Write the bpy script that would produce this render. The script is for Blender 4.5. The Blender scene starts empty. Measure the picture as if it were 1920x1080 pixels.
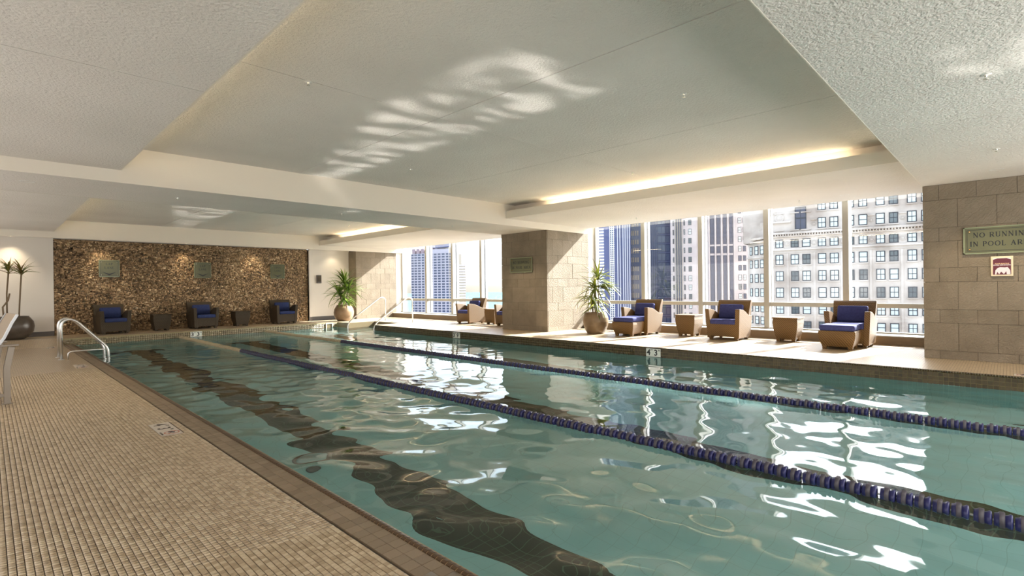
import bpy, bmesh, math, random
import numpy as np
from mathutils import Matrix, Vector
random.seed(7); rng = np.random.default_rng(7)
S = bpy.context.scene; COL = S.collection; PI = math.pi

# ------------------------------------------------------------------ camera
cam = bpy.data.cameras.new('camera'); cam.sensor_width = 36.0; cam.lens = 959.07 / 1920 * 36
cam.clip_start = 0.05; cam.clip_end = 20000
co = bpy.data.objects.new('camera', cam); COL.objects.link(co)
yaw, pitch, roll = 0.79968685, -0.00207005, -0.01296839
fw = Vector((math.sin(yaw) * math.cos(pitch), math.cos(yaw) * math.cos(pitch), math.sin(pitch)))
r0 = Vector((math.cos(yaw), -math.sin(yaw), 0)); u0 = r0.cross(fw)
rr = r0 * math.cos(roll) + u0 * math.sin(roll); uu = -r0 * math.sin(roll) + u0 * math.cos(roll)
M = Matrix(((rr.x, uu.x, -fw.x), (rr.y, uu.y, -fw.y), (rr.z, uu.z, -fw.z))).to_4x4()
M.translation = Vector((0, 0, 1.2)); co.matrix_world = M
S.camera = co
# ------------------------------------------------------------------ world, sun, exposure
SUN_DIR = Vector((-1, .245, -.72)).normalized()
w = bpy.data.worlds.new('sky'); S.world = w; w.use_nodes = True
nt = w.node_tree; nt.nodes.clear()
sky = nt.nodes.new('ShaderNodeTexSky'); sky.sky_type = 'NISHITA'; sky.sun_disc = False
sky.sun_elevation = math.radians(35); sky.sun_rotation = math.atan2(1, -.245)
sky.air_density = 1.0; sky.dust_density = 3.0; sky.ozone_density = 1.0; sky.altitude = 50
bg = nt.nodes.new('ShaderNodeBackground'); bg.inputs[1].default_value = .60
out = nt.nodes.new('ShaderNodeOutputWorld')
hs = nt.nodes.new('ShaderNodeHueSaturation'); hs.inputs['Saturation'].default_value = .55
nt.links.new(sky.outputs[0], hs.inputs['Color']); nt.links.new(hs.outputs[0], bg.inputs[0]); nt.links.new(bg.outputs[0], out.inputs[0])
sun = bpy.data.lights.new('sun', 'SUN'); sun.energy = 22.0; sun.angle = math.radians(0.6); sun.color = (1, .98, .945)
so = bpy.data.objects.new('sun', sun); COL.objects.link(so)
so.rotation_euler = SUN_DIR.to_track_quat('-Z', 'Y').to_euler(); so.location = (40, -10, 30)
def area(name, loc, aim, sx, sy, e, c):
    l = bpy.data.lights.new(name, 'AREA'); l.shape = 'RECTANGLE'; l.size = sx; l.size_y = sy; l.energy = e; l.color = c
    o = bpy.data.objects.new(name, l); COL.objects.link(o); o.location = loc
    o.rotation_euler = (Vector(aim) - Vector(loc)).to_track_quat('-Z', 'Y').to_euler(); return o
area('rear_fill_light', (4.5, -2.6, 1.5), (4.5, 10, 1.5), 11, 2.2, 190, (1, .965, .93))  # unseen fill lamp behind the camera, added to lift the interior
area('side_fill_light', (-1.85, 9, 1.3), (10, 9, 1.75), 19, 2.0, 140, (1, .965, .93))  # second added fill, along the left wall out of view
# added area lamps standing in for sun reflected off the water onto the ceiling
def glitter_lamp(y0, y1, e, seed):
    l = bpy.data.lights.new('glitter_stand_in', 'AREA'); l.shape = 'RECTANGLE'; l.size = .8; l.size_y = y1 - y0; l.energy = e; l.spread = math.radians(2.2); l.color = (1, .97, .92)
    o = bpy.data.objects.new('glitter_stand_in', l); COL.objects.link(o); o.location = (8.32, (y0 + y1) / 2, -.10)
    z = -Vector((SUN_DIR.x, SUN_DIR.y, -SUN_DIR.z)); y = Vector((0, 1, 0)); x = y.cross(z).normalized(); y = z.cross(x)
    o.rotation_euler = Matrix((x, y, z)).transposed().to_euler()
    l.use_nodes = True; n = l.node_tree; em = n.nodes['Emission']; g = n.nodes.new('ShaderNodeNewGeometry')
    mp = n.nodes.new('ShaderNodeMapping'); mp.inputs['Scale'].default_value = (1.6, (y1 - y0) * 2.6, 1); mp.inputs['Rotation'].default_value = (0, 0, .35); mp.inputs['Location'].default_value = (seed, seed, 0)
    ns = n.nodes.new('ShaderNodeTexNoise'); ns.inputs['Scale'].default_value = 1.4; ns.inputs['Detail'].default_value = 2; ns.inputs['Distortion'].default_value = .6
    rp = n.nodes.new('ShaderNodeValToRGB'); rp.color_ramp.elements[0].position = .47; rp.color_ramp.elements[0].color = (.03, .03, .03, 1); rp.color_ramp.elements[1].position = .62
    n.links.new(g.outputs['Parametric'], mp.inputs[0]); n.links.new(mp.outputs[0], ns.inputs['Vector']); n.links.new(ns.outputs['Fac'], rp.inputs[0]); n.links.new(rp.outputs[0], em.inputs['Color'])
glitter_lamp(1.8, 9.6, 14, 3.0); glitter_lamp(11.4, 18.0, 10, 8.0); glitter_lamp(-1.9, -.6, 3, 5.0)
vs = S.view_settings; vs.view_transform = 'Standard'; vs.look = 'None'; vs.gamma = 1; vs.exposure = 0.66
vs.use_curve_mapping = False
cy = S.cycles
cy.use_denoising = True; cy.max_bounces = 10; cy.diffuse_bounces = 5; cy.glossy_bounces = 5; cy.transmission_bounces = 8
cy.transparent_max_bounces = 16; cy.caustics_reflective = True; cy.caustics_refractive = True
cy.blur_glossy = 1.0; cy.sample_clamp_indirect = 10.0

# ------------------------------------------------------------------ helpers
class MB:
    def __init__(s): s.v = []; s.f = []; s.m = []; s.cm = 0
    def add(s, vs, fs):
        o = len(s.v); s.v += [tuple(p) for p in vs]
        for f in fs: s.f.append(tuple(i + o for i in f)); s.m.append(s.cm)
        return s
    def hexa(s, p): return s.add(p, [(0, 3, 2, 1), (4, 5, 6, 7), (0, 1, 5, 4), (1, 2, 6, 5), (2, 3, 7, 6), (3, 0, 4, 7)])
    def box(s, x0, x1, y0, y1, z0, z1):
        return s.hexa([(x0, y0, z0), (x1, y0, z0), (x1, y1, z0), (x0, y1, z0), (x0, y0, z1), (x1, y0, z1), (x1, y1, z1), (x0, y1, z1)])
    def taper(s, b, t, z0, z1):
        x0, x1, y0, y1 = b; X0, X1, Y0, Y1 = t
        return s.hexa([(x0, y0, z0), (x1, y0, z0), (x1, y1, z0), (x0, y1, z0), (X0, Y0, z1), (X1, Y0, z1), (X1, Y1, z1), (X0, Y1, z1)])
    def prism(s, poly, a0, a1, fn):          # poly of (p,q), fn(p,q,a) -> xyz
        n = len(poly); vs = [fn(p, q, a0) for p, q in poly] + [fn(p, q, a1) for p, q in poly]
        fs = [tuple(range(n))[::-1], tuple(range(n, 2 * n))] + [(i, (i + 1) % n, n + (i + 1) % n, n + i) for i in range(n)]
        return s.add(vs, fs)
    def lathe(s, prof, n=24, c=(0, 0, 0), cap=False):
        vs = []; k = len(prof)
        for r, z in prof:
            for i in range(n):
                a = 2 * PI * i / n; vs.append((c[0] + r * math.cos(a), c[1] + r * math.sin(a), c[2] + z))
        fs = [(j * n + i, j * n + (i + 1) % n, (j + 1) * n + (i + 1) % n, (j + 1) * n + i) for j in range(k - 1) for i in range(n)]
        if cap: fs += [tuple(range(n))[::-1], tuple(range((k - 1) * n, k * n))]
        return s.add(vs, fs)
    def tube(s, pts, r, n=10, cap=True):
        pts = [Vector(p) for p in pts]; k = len(pts); rs = r if isinstance(r, (list, tuple)) else [r] * k
        vs = []; up = Vector((0, 0, 1)); prev = None
        for i, p in enumerate(pts):
            t = (pts[min(i + 1, k - 1)] - pts[max(i - 1, 0)]).normalized()
            if prev is None:
                a = t.cross(up); a = a if a.length > .05 else t.cross(Vector((1, 0, 0)))
            else: a = prev - t * prev.dot(t)
            a.normalize(); prev = a; b = t.cross(a)
            for j in range(n):
                q = 2 * PI * j / n; vs.append(p + (a * math.cos(q) + b * math.sin(q)) * rs[i])
        fs = [(j * n + i, j * n + (i + 1) % n, (j + 1) * n + (i + 1) % n, (j + 1) * n + i) for j in range(k - 1) for i in range(n)]
        if cap: fs += [tuple(range(n))[::-1], tuple(range((k - 1) * n, k * n))]
        return s.add(vs, fs)
    def mesh(s, name, mats, smooth=False, bevel=0):
        me = bpy.data.meshes.new(name); me.from_pydata(s.v, [], s.f)
        for m in (mats if isinstance(mats, (list, tuple)) else [mats]): me.materials.append(m)
        me.polygons.foreach_set('material_index', s.m)
        bm = bmesh.new(); bm.from_mesh(me); bmesh.ops.recalc_face_normals(bm, faces=bm.faces[:])
        if bevel:
            e = [e for e in bm.edges if len(e.link_faces) == 2 and e.calc_face_angle(0) > .6]
            bmesh.ops.bevel(bm, geom=e, offset=bevel, segments=2, affect='EDGES', profile=.6)
        bm.to_mesh(me); bm.free()
        if smooth: me.shade_smooth() if smooth is True else me.shade_auto_smooth(angle=smooth) if hasattr(me, 'shade_auto_smooth') else me.shade_smooth()
        return me
    def build(s, name, mats, parent=None, smooth=False, bevel=0, **k):
        return link(name, s.mesh(name, mats, smooth, bevel), parent, **k)
def link(name, me, parent=None, loc=None, rot=None, kind=None, label=None, cat=None, group=None):
    o = bpy.data.objects.new(name, me); COL.objects.link(o)
    if parent: o.parent = parent
    if loc is not None: o.location = loc
    if rot is not None: o.rotation_euler = rot
    return tag(o, label, cat, group, kind)
def tag(o, label=None, cat=None, group=None, kind=None):
    if label: o['label'] = label
    if cat: o['category'] = cat
    if group: o['group'] = group
    if kind: o['kind'] = kind
    return o
def thing(name, label, cat, loc=(0, 0, 0), rotz=0, group=None):
    return link(name, None, None, loc, (0, 0, rotz), None, label, cat, group)
def dup(root, loc, rotz, label, group=None):
    r = root.copy(); COL.objects.link(r); r.location = loc; r.rotation_euler = (0, 0, rotz); r['label'] = label
    if group: r['group'] = group
    for ch in list(root.children):
        c = ch.copy(); COL.objects.link(c); c.parent = r
        for g in list(ch.children):
            d = g.copy(); COL.objects.link(d); d.parent = c
    return r
def grid_boxes(name, bx, mat, parent=None, kind='stuff', bevel=0.0, cols=None, skip_bottom=True, axis='z'):
    """many small boxes [N,6] x0 x1 y0 y1 z0 z1 as one mesh, with one random colour each"""
    b = np.asarray(bx, float); n = len(b)
    ids = np.array([[0, 2, 4], [1, 2, 4], [1, 3, 4], [0, 3, 4], [0, 2, 5], [1, 2, 5], [1, 3, 5], [0, 3, 5]])
    v = b[:, ids].reshape(-1, 3) if False else np.stack([b[:, ids[k]] for k in range(8)], 1).reshape(-1, 3)
    f = np.array([[4, 5, 6, 7], [0, 1, 5, 4], [1, 2, 6, 5], [2, 3, 7, 6], [3, 0, 4, 7]] if skip_bottom else
                 [[0, 3, 2, 1], [4, 5, 6, 7], [0, 1, 5, 4], [1, 2, 6, 5], [2, 3, 7, 6], [3, 0, 4, 7]])
    F = (f[None] + 8 * np.arange(n)[:, None, None]).reshape(-1, 4)
    me = bpy.data.meshes.new(name); me.vertices.add(len(v)); me.vertices.foreach_set('co', v.ravel())
    me.loops.add(F.size); me.loops.foreach_set('vertex_index', F.ravel().astype(np.int32))
    me.polygons.add(len(F)); me.polygons.foreach_set('loop_start', np.arange(0, F.size, 4, dtype=np.int32))
    me.update(calc_edges=True); me.validate()
    c = rng.random(n) if cols is None else np.asarray(cols)
    at = me.color_attributes.new('tone', 'FLOAT_COLOR', 'POINT')
    cc = np.repeat(c, 8); at.data.foreach_set('color', np.stack([cc, rng.random(n).repeat(8), cc, np.ones_like(cc)], 1).ravel())
    me.materials.append(mat)
    return link(name, me, parent, kind=kind)

# ------------------------------------------------------------------ materials
def N(nt, t, **k):
    n = nt.nodes.new(t)
    for a, b in k.items(): setattr(n, a, b)
    return n
def mat(name, col, rough=.5, metal=0, spec=.5, emit=None, es=0, build=None, coat=0):
    m = bpy.data.materials.new(name); m.use_nodes = True; nt = m.node_tree
    p = nt.nodes['Principled BSDF']; p.inputs['Base Color'].default_value = (*col, 1)
    p.inputs['Roughness'].default_value = rough; p.inputs['Metallic'].default_value = metal
    p.inputs['Specular IOR Level'].default_value = spec; p.inputs['Coat Weight'].default_value = coat
    if emit: p.inputs['Emission Color'].default_value = (*emit, 1); p.inputs['Emission Strength'].default_value = es
    if build: build(nt, p)
    return m
def L(nt, a, b): nt.links.new(a, b)
def coords(nt, scale=(1, 1, 1), obj=True, rot=(0, 0, 0)):
    t = N(nt, 'ShaderNodeTexCoord'); mp = N(nt, 'ShaderNodeMapping'); mp.inputs['Scale'].default_value = scale; mp.inputs['Rotation'].default_value = rot
    if obj: L(nt, t.outputs['Object'], mp.inputs[0])
    else:
        g = N(nt, 'ShaderNodeNewGeometry'); L(nt, g.outputs['Position'], mp.inputs[0])
    return mp.outputs[0]
def noise(nt, vec, scale, detail=3, rough=.5):
    n = N(nt, 'ShaderNodeTexNoise'); n.inputs['Scale'].default_value = scale; n.inputs['Detail'].default_value = detail; n.inputs['Roughness'].default_value = rough
    L(nt, vec, n.inputs['Vector']); return n.outputs['Fac']
def ramp(nt, fac, stops):
    r = N(nt, 'ShaderNodeValToRGB'); L(nt, fac, r.inputs[0]); e = r.color_ramp.elements
    while len(e) < len(stops): e.new(.5)
    for i, (p, c) in enumerate(stops): e[i].position = p; e[i].color = (*c, 1)
    return r.outputs[0]
def bump(nt, p, h, strength=.3, dist=.01):
    b = N(nt, 'ShaderNodeBump'); b.inputs['Strength'].default_value = strength; b.inputs['Distance'].default_value = dist
    L(nt, h, b.inputs['Height']); L(nt, b.outputs[0], p.inputs['Normal']); return b
def noisy(c0, c1, scale, bs=0, bd=.01, bscale=None, lo=.3, hi=.7, detail=4, world=True):
    def f(nt, p):
        v = coords(nt, obj=not world)
        L(nt, ramp(nt, noise(nt, v, scale, detail), [(lo, c0), (hi, c1)]), p.inputs['Base Color'])
        if bs: bump(nt, p, noise(nt, v, bscale or scale, 3), bs, bd)
    return f
def popcorn(nt, p):
    v = coords(nt, obj=False)
    n1 = noise(nt, v, 38, 2, .6); n2 = noise(nt, v, .8, 3)
    L(nt, ramp(nt, n2, [(.3, (.70, .655, .60)), (.7, (.77, .725, .67))]), p.inputs['Base Color'])
    bump(nt, p, n1, .75, .017)
m_ceil = mat('textured_ceiling_plaster', (.75, .72, .66), .9, spec=.2, build=popcorn)
m_face = mat('smooth_cream_paint', (.74, .68, .585), .6, spec=.3)
m_white = mat('white_wall_paint', (.70, .655, .60), .7, spec=.25)
m_base = mat('dark_baseboard', (.10, .09, .085), .5)
m_dark = mat('joint_shadow_grout', (.07, .055, .04), .9)
def tone_mat(name, stops, rough=.4, bs=.15, bscale=60, spec=.5, bd=.002):
    def f(nt, p):
        a = N(nt, 'ShaderNodeAttribute', attribute_name='tone'); v = coords(nt, obj=False)
        oi = N(nt, 'ShaderNodeObjectInfo'); sx = N(nt, 'ShaderNodeSeparateColor'); L(nt, a.outputs['Color'], sx.inputs[0])
        ad = N(nt, 'ShaderNodeMath', operation='ADD'); L(nt, sx.outputs[0], ad.inputs[0])
        mu = N(nt, 'ShaderNodeMath', operation='MULTIPLY_ADD'); L(nt, oi.outputs['Random'], mu.inputs[0]); mu.inputs[1].default_value = .0; mu.inputs[2].default_value = 0
        n = noise(nt, v, bscale, 3); mr = N(nt, 'ShaderNodeMath', operation='MULTIPLY_ADD'); L(nt, n, mr.inputs[0]); mr.inputs[1].default_value = .5; mr.inputs[2].default_value = -.25
        L(nt, mr.outputs[0], ad.inputs[1])
        L(nt, ramp(nt, ad.outputs[0], stops), p.inputs['Base Color'])
        if bs: bump(nt, p, n, bs, bd)
    return mat(name, stops[len(stops) // 2][1], rough, spec=spec, build=f)
def part_tone(name, stops, rough=.4, bs=.15, bscale=60, bd=.002, spec=.5):     # random per object
    def f(nt, p):
        oi = N(nt, 'ShaderNodeObjectInfo'); v = coords(nt, obj=False)
        n = noise(nt, v, bscale, 4); mr = N(nt, 'ShaderNodeMath', operation='MULTIPLY_ADD'); L(nt, n, mr.inputs[0]); mr.inputs[1].default_value = .6; mr.inputs[2].default_value = -.3
        ad = N(nt, 'ShaderNodeMath', operation='ADD'); L(nt, oi.outputs['Random'], ad.inputs[0]); L(nt, mr.outputs[0], ad.inputs[1])
        L(nt, ramp(nt, ad.outputs[0], stops), p.inputs['Base Color'])
        if bs: bump(nt, p, n, bs, bd)
    return mat(name, stops[len(stops) // 2][1], rough, spec=spec, build=f)
TRAV = [(0, (.31, .228, .138)), (.5, (.415, .318, .205)), (1, (.51, .41, .28))]
m_tile = tone_mat('travertine_mosaic', TRAV, .38, .2, 90)
m_tile_part = part_tone('travertine_mosaic_piece', TRAV, .38, .2, 90)
m_grout = mat('deck_grout', (.07, .05, .03), .8)
BRN = [(0, (.045, .031, .012)), (.5, (.068, .048, .019)), (1, (.092, .067, .03))]
m_btile = tone_mat('brown_pool_tile', BRN, .3, .05, 30)
m_btile_part = part_tone('brown_pool_tile_piece', BRN, .3, .05, 30)
m_bgrout = mat('pale_pool_grout', (.30, .25, .125), .7)
GUT = [(0, (.17, .12, .075)), (.5, (.20, .145, .09)), (1, (.235, .17, .11))]
m_gtile = tone_mat('gutter_tile', GUT, .42, .06, 120)
m_gtile_part = part_tone('gutter_tile_piece', GUT, .42, .06, 120)
m_lip = mat('gutter_lip_glaze', (.075, .04, .018), .35)
m_lipgrout = mat('gutter_lip_joint', (.42, .30, .17), .6)
m_mosaic = tone_mat('wood_mosaic', [(0, (.08, .052, .026)), (.3, (.26, .165, .085)), (.62, (.47, .315, .17)), (.85, (.68, .50, .30)), (1, (.9, .78, .58))], .35, .1, 40)
def grid_deck(nt, p):                        # receding mosaic deck, too far away to build tile by tile
    v = coords(nt, obj=False)
    b = N(nt, 'ShaderNodeTexBrick'); b.offset = 0; b.inputs['Scale'].default_value = 1; b.inputs['Brick Width'].default_value = .031; b.inputs['Row Height'].default_value = .031
    b.inputs['Mortar Size'].default_value = .0022; b.inputs['Color1'].default_value = (.39, .295, .19, 1); b.inputs['Color2'].default_value = (.49, .385, .26, 1); b.inputs['Mortar'].default_value = (.20, .15, .095, 1)
    L(nt, v, b.inputs['Vector']); L(nt, b.outputs['Color'], p.inputs['Base Color'])
    i = N(nt, 'ShaderNodeMath', operation='SUBTRACT'); i.inputs[0].default_value = 1; L(nt, b.outputs['Fac'], i.inputs[1])
    bump(nt, p, i.outputs[0], .35, .003)
m_deck = mat('travertine_mosaic_far', (.48, .38, .25), .33, build=grid_deck)
def stone_fn(nt, p):
    v = coords(nt, obj=False); oi = N(nt, 'ShaderNodeObjectInfo')
    n = noise(nt, v, 3.5, 5, .6); ad = N(nt, 'ShaderNodeMath', operation='MULTIPLY_ADD'); L(nt, oi.outputs['Random'], ad.inputs[0]); ad.inputs[1].default_value = .3; L(nt, n, ad.inputs[2])
    L(nt, ramp(nt, ad.outputs[0], [(.3, (.172, .138, .097)), (.65, (.216, .175, .126)), (1, (.262, .215, .158))]), p.inputs['Base Color'])
    rg = N(nt, 'ShaderNodeVectorRotate', rotation_type='Z_AXIS') if False else None
    wv = N(nt, 'ShaderNodeTexWave', wave_type='BANDS', bands_direction='DIAGONAL'); wv.inputs['Scale'].default_value = 9; wv.inputs['Distortion'].default_value = 9; wv.inputs['Detail'].default_value = 4; wv.inputs['Detail Scale'].default_value = 2.5
    L(nt, v, wv.inputs['Vector'])
    sm = N(nt, 'ShaderNodeMath', operation='ADD'); L(nt, wv.outputs['Fac'], sm.inputs[0]); L(nt, noise(nt, v, 45, 3), sm.inputs[1])
    bump(nt, p, sm.outputs[0], .35, .012)
m_stone = mat('split_face_stone', (.28, .22, .15), .8, spec=.3, build=stone_fn)
m_sill = mat('brown_sill_stone', (.27, .20, .13), .6)
m_frame = mat('cream_window_frame', (.40, .38, .335), .45)
m_alu = mat('grey_aluminium', (.42, .42, .43), .35, metal=.9)
m_steel = mat('polished_steel', (.72, .71, .69), .28, metal=1)
m_satin = mat('satin_bronze_metal', (.28, .24, .20), .4, metal=.6)
def mk_glass():
    m = bpy.data.materials.new('window_glass'); m.use_nodes = True; nt = m.node_tree; nt.nodes.clear()
    o = N(nt, 'ShaderNodeOutputMaterial'); mx = N(nt, 'ShaderNodeMixShader'); lw = N(nt, 'ShaderNodeLayerWeight'); lw.inputs[0].default_value = .5
    pw = N(nt, 'ShaderNodeMath', operation='POWER'); L(nt, lw.outputs['Facing'], pw.inputs[0]); pw.inputs[1].default_value = 4.5
    fr = N(nt, 'ShaderNodeMath', operation='MULTIPLY_ADD'); L(nt, pw.outputs[0], fr.inputs[0]); fr.inputs[1].default_value = .8; fr.inputs[2].default_value = .03
    t = N(nt, 'ShaderNodeBsdfTransparent'); t.inputs[0].default_value = (.95, .97, .98, 1); g = N(nt, 'ShaderNodeBsdfGlossy'); g.inputs['Roughness'].default_value = 0.0
    L(nt, fr.outputs[0], mx.inputs[0]); L(nt, t.outputs[0], mx.inputs[1]); L(nt, g.outputs[0], mx.inputs[2]); L(nt, mx.outputs[0], o.inputs[0]); return m
m_glass = mk_glass()
def mk_water():
    m = bpy.data.materials.new('pool_water'); m.use_nodes = True; nt = m.node_tree; nt.nodes.clear()
    o = N(nt, 'ShaderNodeOutputMaterial'); g = N(nt, 'ShaderNodeBsdfRefraction'); g.inputs['IOR'].default_value = 1.33; g.inputs['Roughness'].default_value = 0.0
    g.inputs['Color'].default_value = (.94, .988, .982, 1)
    gl = N(nt, 'ShaderNodeBsdfGlossy'); gl.inputs['Roughness'].default_value = .04; fr = N(nt, 'ShaderNodeFresnel'); fr.inputs[0].default_value = 1.46
    mx = N(nt, 'ShaderNodeMixShader'); L(nt, fr.outputs[0], mx.inputs[0]); L(nt, g.outputs[0], mx.inputs[1]); L(nt, gl.outputs[0], mx.inputs[2]); L(nt, mx.outputs[0], o.inputs[0]); return m
m_water = mk_water()
def pool_fn(nt, p):
    v = coords(nt, obj=False)
    b = N(nt, 'ShaderNodeTexBrick'); b.offset = 0; b.inputs['Scale'].default_value = 1; b.inputs['Brick Width'].default_value = .155; b.inputs['Row Height'].default_value = .155; b.inputs['Mortar Size'].default_value = .0025
    b.inputs['Color1'].default_value = (.47, .79, .79, 1); b.inputs['Color2'].default_value = (.485, .81, .81, 1); b.inputs['Mortar'].default_value = (.39, .67, .66, 1)
    L(nt, v, b.inputs['Vector']); L(nt, b.outputs['Color'], p.inputs['Base Color'])
m_pool = mat('aqua_pool_tile', (.48, .74, .70), .5, build=pool_fn)
def stripe_fn(nt, p):
    v = coords(nt, obj=False)
    b = N(nt, 'ShaderNodeTexBrick'); b.offset = 0; b.inputs['Scale'].default_value = 1; b.inputs['Brick Width'].default_value = .1; b.inputs['Row Height'].default_value = .1; b.inputs['Mortar Size'].default_value = .0035
    b.inputs['Color1'].default_value = (.045, .05, .028, 1); b.inputs['Color2'].default_value = (.06, .062, .035, 1); b.inputs['Mortar'].default_value = (.12, .17, .11, 1)
    L(nt, v, b.inputs['Vector']); L(nt, b.outputs['Color'], p.inputs['Base Color'])
m_stripe = mat('dark_lane_tile', (.05, .055, .03), .5, build=stripe_fn)
def wicker(c0, c1):
    def f(nt, p):
        v = coords(nt, (1, 1, 1))
        w1 = N(nt, 'ShaderNodeTexWave', wave_type='BANDS', bands_direction='Z'); w1.inputs['Scale'].default_value = 24; w1.inputs['Distortion'].default_value = 1.2; w1.inputs['Detail'].default_value = 1
        w2 = N(nt, 'ShaderNodeTexWave', wave_type='BANDS', bands_direction='DIAGONAL'); w2.inputs['Scale'].default_value = 15
        L(nt, v, w1.inputs['Vector']); L(nt, v, w2.inputs['Vector'])
        mm = N(nt, 'ShaderNodeMath', operation='MULTIPLY'); L(nt, w1.outputs['Fac'], mm.inputs[0]); L(nt, w2.outputs['Fac'], mm.inputs[1])
        L(nt, ramp(nt, mm.outputs[0], [(0, c0), (.6, c1)]), p.inputs['Base Color'])
        bump(nt, p, mm.outputs[0], .5, .006)
    return f
m_wick = mat('golden_brown_wicker', (.36, .22, .08), .45, build=wicker((.075, .036, .007), (.235, .124, .03)))
m_wickd = mat('dim_lit_wicker', (.09, .07, .05), .55, spec=.25, build=wicker((.034, .025, .015), (.095, .07, .044)))  # same wicker as by the windows, its dimmer light put into the colour
m_blue = mat('navy_cushion_fabric', (.05, .06, .20), .85, spec=.2, build=noisy((.04, .044, .135), (.055, .062, .185), 30, .2, .004, 400))
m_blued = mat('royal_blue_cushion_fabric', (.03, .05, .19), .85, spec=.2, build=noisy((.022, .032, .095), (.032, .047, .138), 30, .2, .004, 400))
m_lfl = mat('lane_float_navy', (.028, .03, .125), .3)
m_lgr = mat('lane_float_grey_collar', (.05, .043, .055), .5)
m_lbe = mat('lane_float_beige', (.52, .44, .29), .45); m_lbe2 = mat('lane_float_straw', (.40, .32, .19), .5)
m_rope = mat('lane_cable', (.5, .5, .5), .4, metal=.8)
m_sign = mat('green_glass_sign', (.115, .118, .068), .25, spec=.35)
m_signe = mat('pale_green_glass_edge', (.22, .25, .15), .25)
m_ink = mat('black_engraving', (.012, .014, .015), .5)
m_brass = mat('brass_stud', (.65, .36, .14), .25, metal=.9)
m_chrome = mat('steel_stud', (.8, .78, .7), .2, metal=.9)
m_mark = mat('white_ceramic_marker', (.74, .76, .70), .3)
m_markd = mat('grey_white_deck_marker', (.52, .46, .39), .5)
m_red = mat('red_print', (.35, .085, .035), .5)
m_maroon = mat('maroon_print', (.12, .02, .035), .4); m_cream = mat('cream_paper', (.70, .60, .42), .6); m_pwhite = mat('white_print', (.72, .66, .68), .5)
m_gold = mat('gold_print', (.75, .5, .3), .5)
m_pot1 = mat('bronze_glazed_pot', (.24, .16, .085), .35, build=noisy((.19, .12, .065), (.30, .20, .115), 5))
m_pot2 = mat('ribbed_brown_pot', (.19, .12, .06), .45, build=noisy((.15, .095, .045), (.22, .145, .075), 5))
m_pot3 = mat('dark_bronze_pot', (.075, .058, .045), .3, build=noisy((.055, .042, .032), (.10, .078, .06), 5))
m_soil = mat('soil', (.05, .03, .02), .95)
def leafm(name, a, b):
    def f(nt, p):
        oi = N(nt, 'ShaderNodeObjectInfo'); L(nt, ramp(nt, oi.outputs['Random'], [(0, a), (1, b)]), p.inputs['Base Color'])
    return mat(name, a, .4, build=f)
m_leaf1 = leafm('deep_green_leaf', (.045, .11, .014), (.24, .36, .05)); m_leaf2 = leafm('olive_leaf', (.05, .085, .012), (.38, .40, .05)); m_leaf3 = leafm('bronze_green_leaf', (.10, .17, .02), (.24, .13, .035))
m_cane = mat('plant_cane', (.16, .11, .06), .7)
m_glow = mat('warm_cove_tube', (1, .9, .7), .5, emit=(1, .82, .56), es=17)
m_lamp = mat('lit_lamp_lens', (1, .9, .7), .4, emit=(1, .82, .55), es=9)
m_lampoff = mat('unlit_lamp_reflector', (.35, .33, .3), .25, metal=.6)
m_trim = mat('white_fixture_trim', (.72, .70, .66), .4)
m_drain = mat('pale_blue_fitting', (.50, .70, .74), .4); m_drain2 = mat('drain_rim', (.22, .21, .19), .5)
m_green = mat('green_towel', (.12, .27, .045), .9)
# facades
m_lime = mat('cream_limestone', (.62, .565, .52), .85, spec=.2, build=noisy((.37, .305, .255), (.60, .53, .465), .22, .25, .05, 2.0, lo=.35, hi=.6))
m_grey = mat('grey_limestone', (.42, .375, .365), .85, spec=.2, build=noisy((.37, .33, .325), (.46, .415, .40), .25))
m_wfr = mat('dark_window_frame', (.02, .022, .03), .5)
m_wpane = mat('blind_behind_glass', (.55, .60, .58), .12); m_wpane2 = mat('dark_office_glass', (.10, .115, .12), .08); m_wblue = mat('blue_office_glass', (.04, .055, .105), .06)
m_spand = mat('dark_spandrel', (.05, .055, .085), .4)
m_navy = mat('navy_curtain_wall', (.012, .022, .075), .15); m_ind = mat('indigo_curtain_wall', (.055, .07, .17), .3); m_fin = mat('pale_fin', (.50, .51, .60), .4)
m_lilac = mat('shade_tinted_concrete', (.36, .345, .40), .7); m_sunlit = mat('white_concrete', (.27, .245, .205), .8, spec=.1); m_plum = mat('plum_crown_panel', (.23, .17, .2), .6)  # lilac tint is the shaded side's bluish cast put into the colour
m_band = mat('white_balcony_band', (.82, .84, .90), .6); m_brick = mat('amber_panel', (.22, .17, .12), .5)
m_ground = mat('city_ground', (.22, .22, .22), .9); m_lake = mat('lake_water', (.07, .16, .19), .9, spec=.05)

# ------------------------------------------------------------------ setting
XL, XO, XW = 1.62, 1.385, 8.95          # water edge left, gutter outer edge, pool edge right
YF, YN = 17.6, -2.3                     # pool far and near ends
ZW, ZD, ZB = -.185, -.15, -1.35         # water, left deck, pool bottom
YB = 19.2                               # far wall
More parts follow.
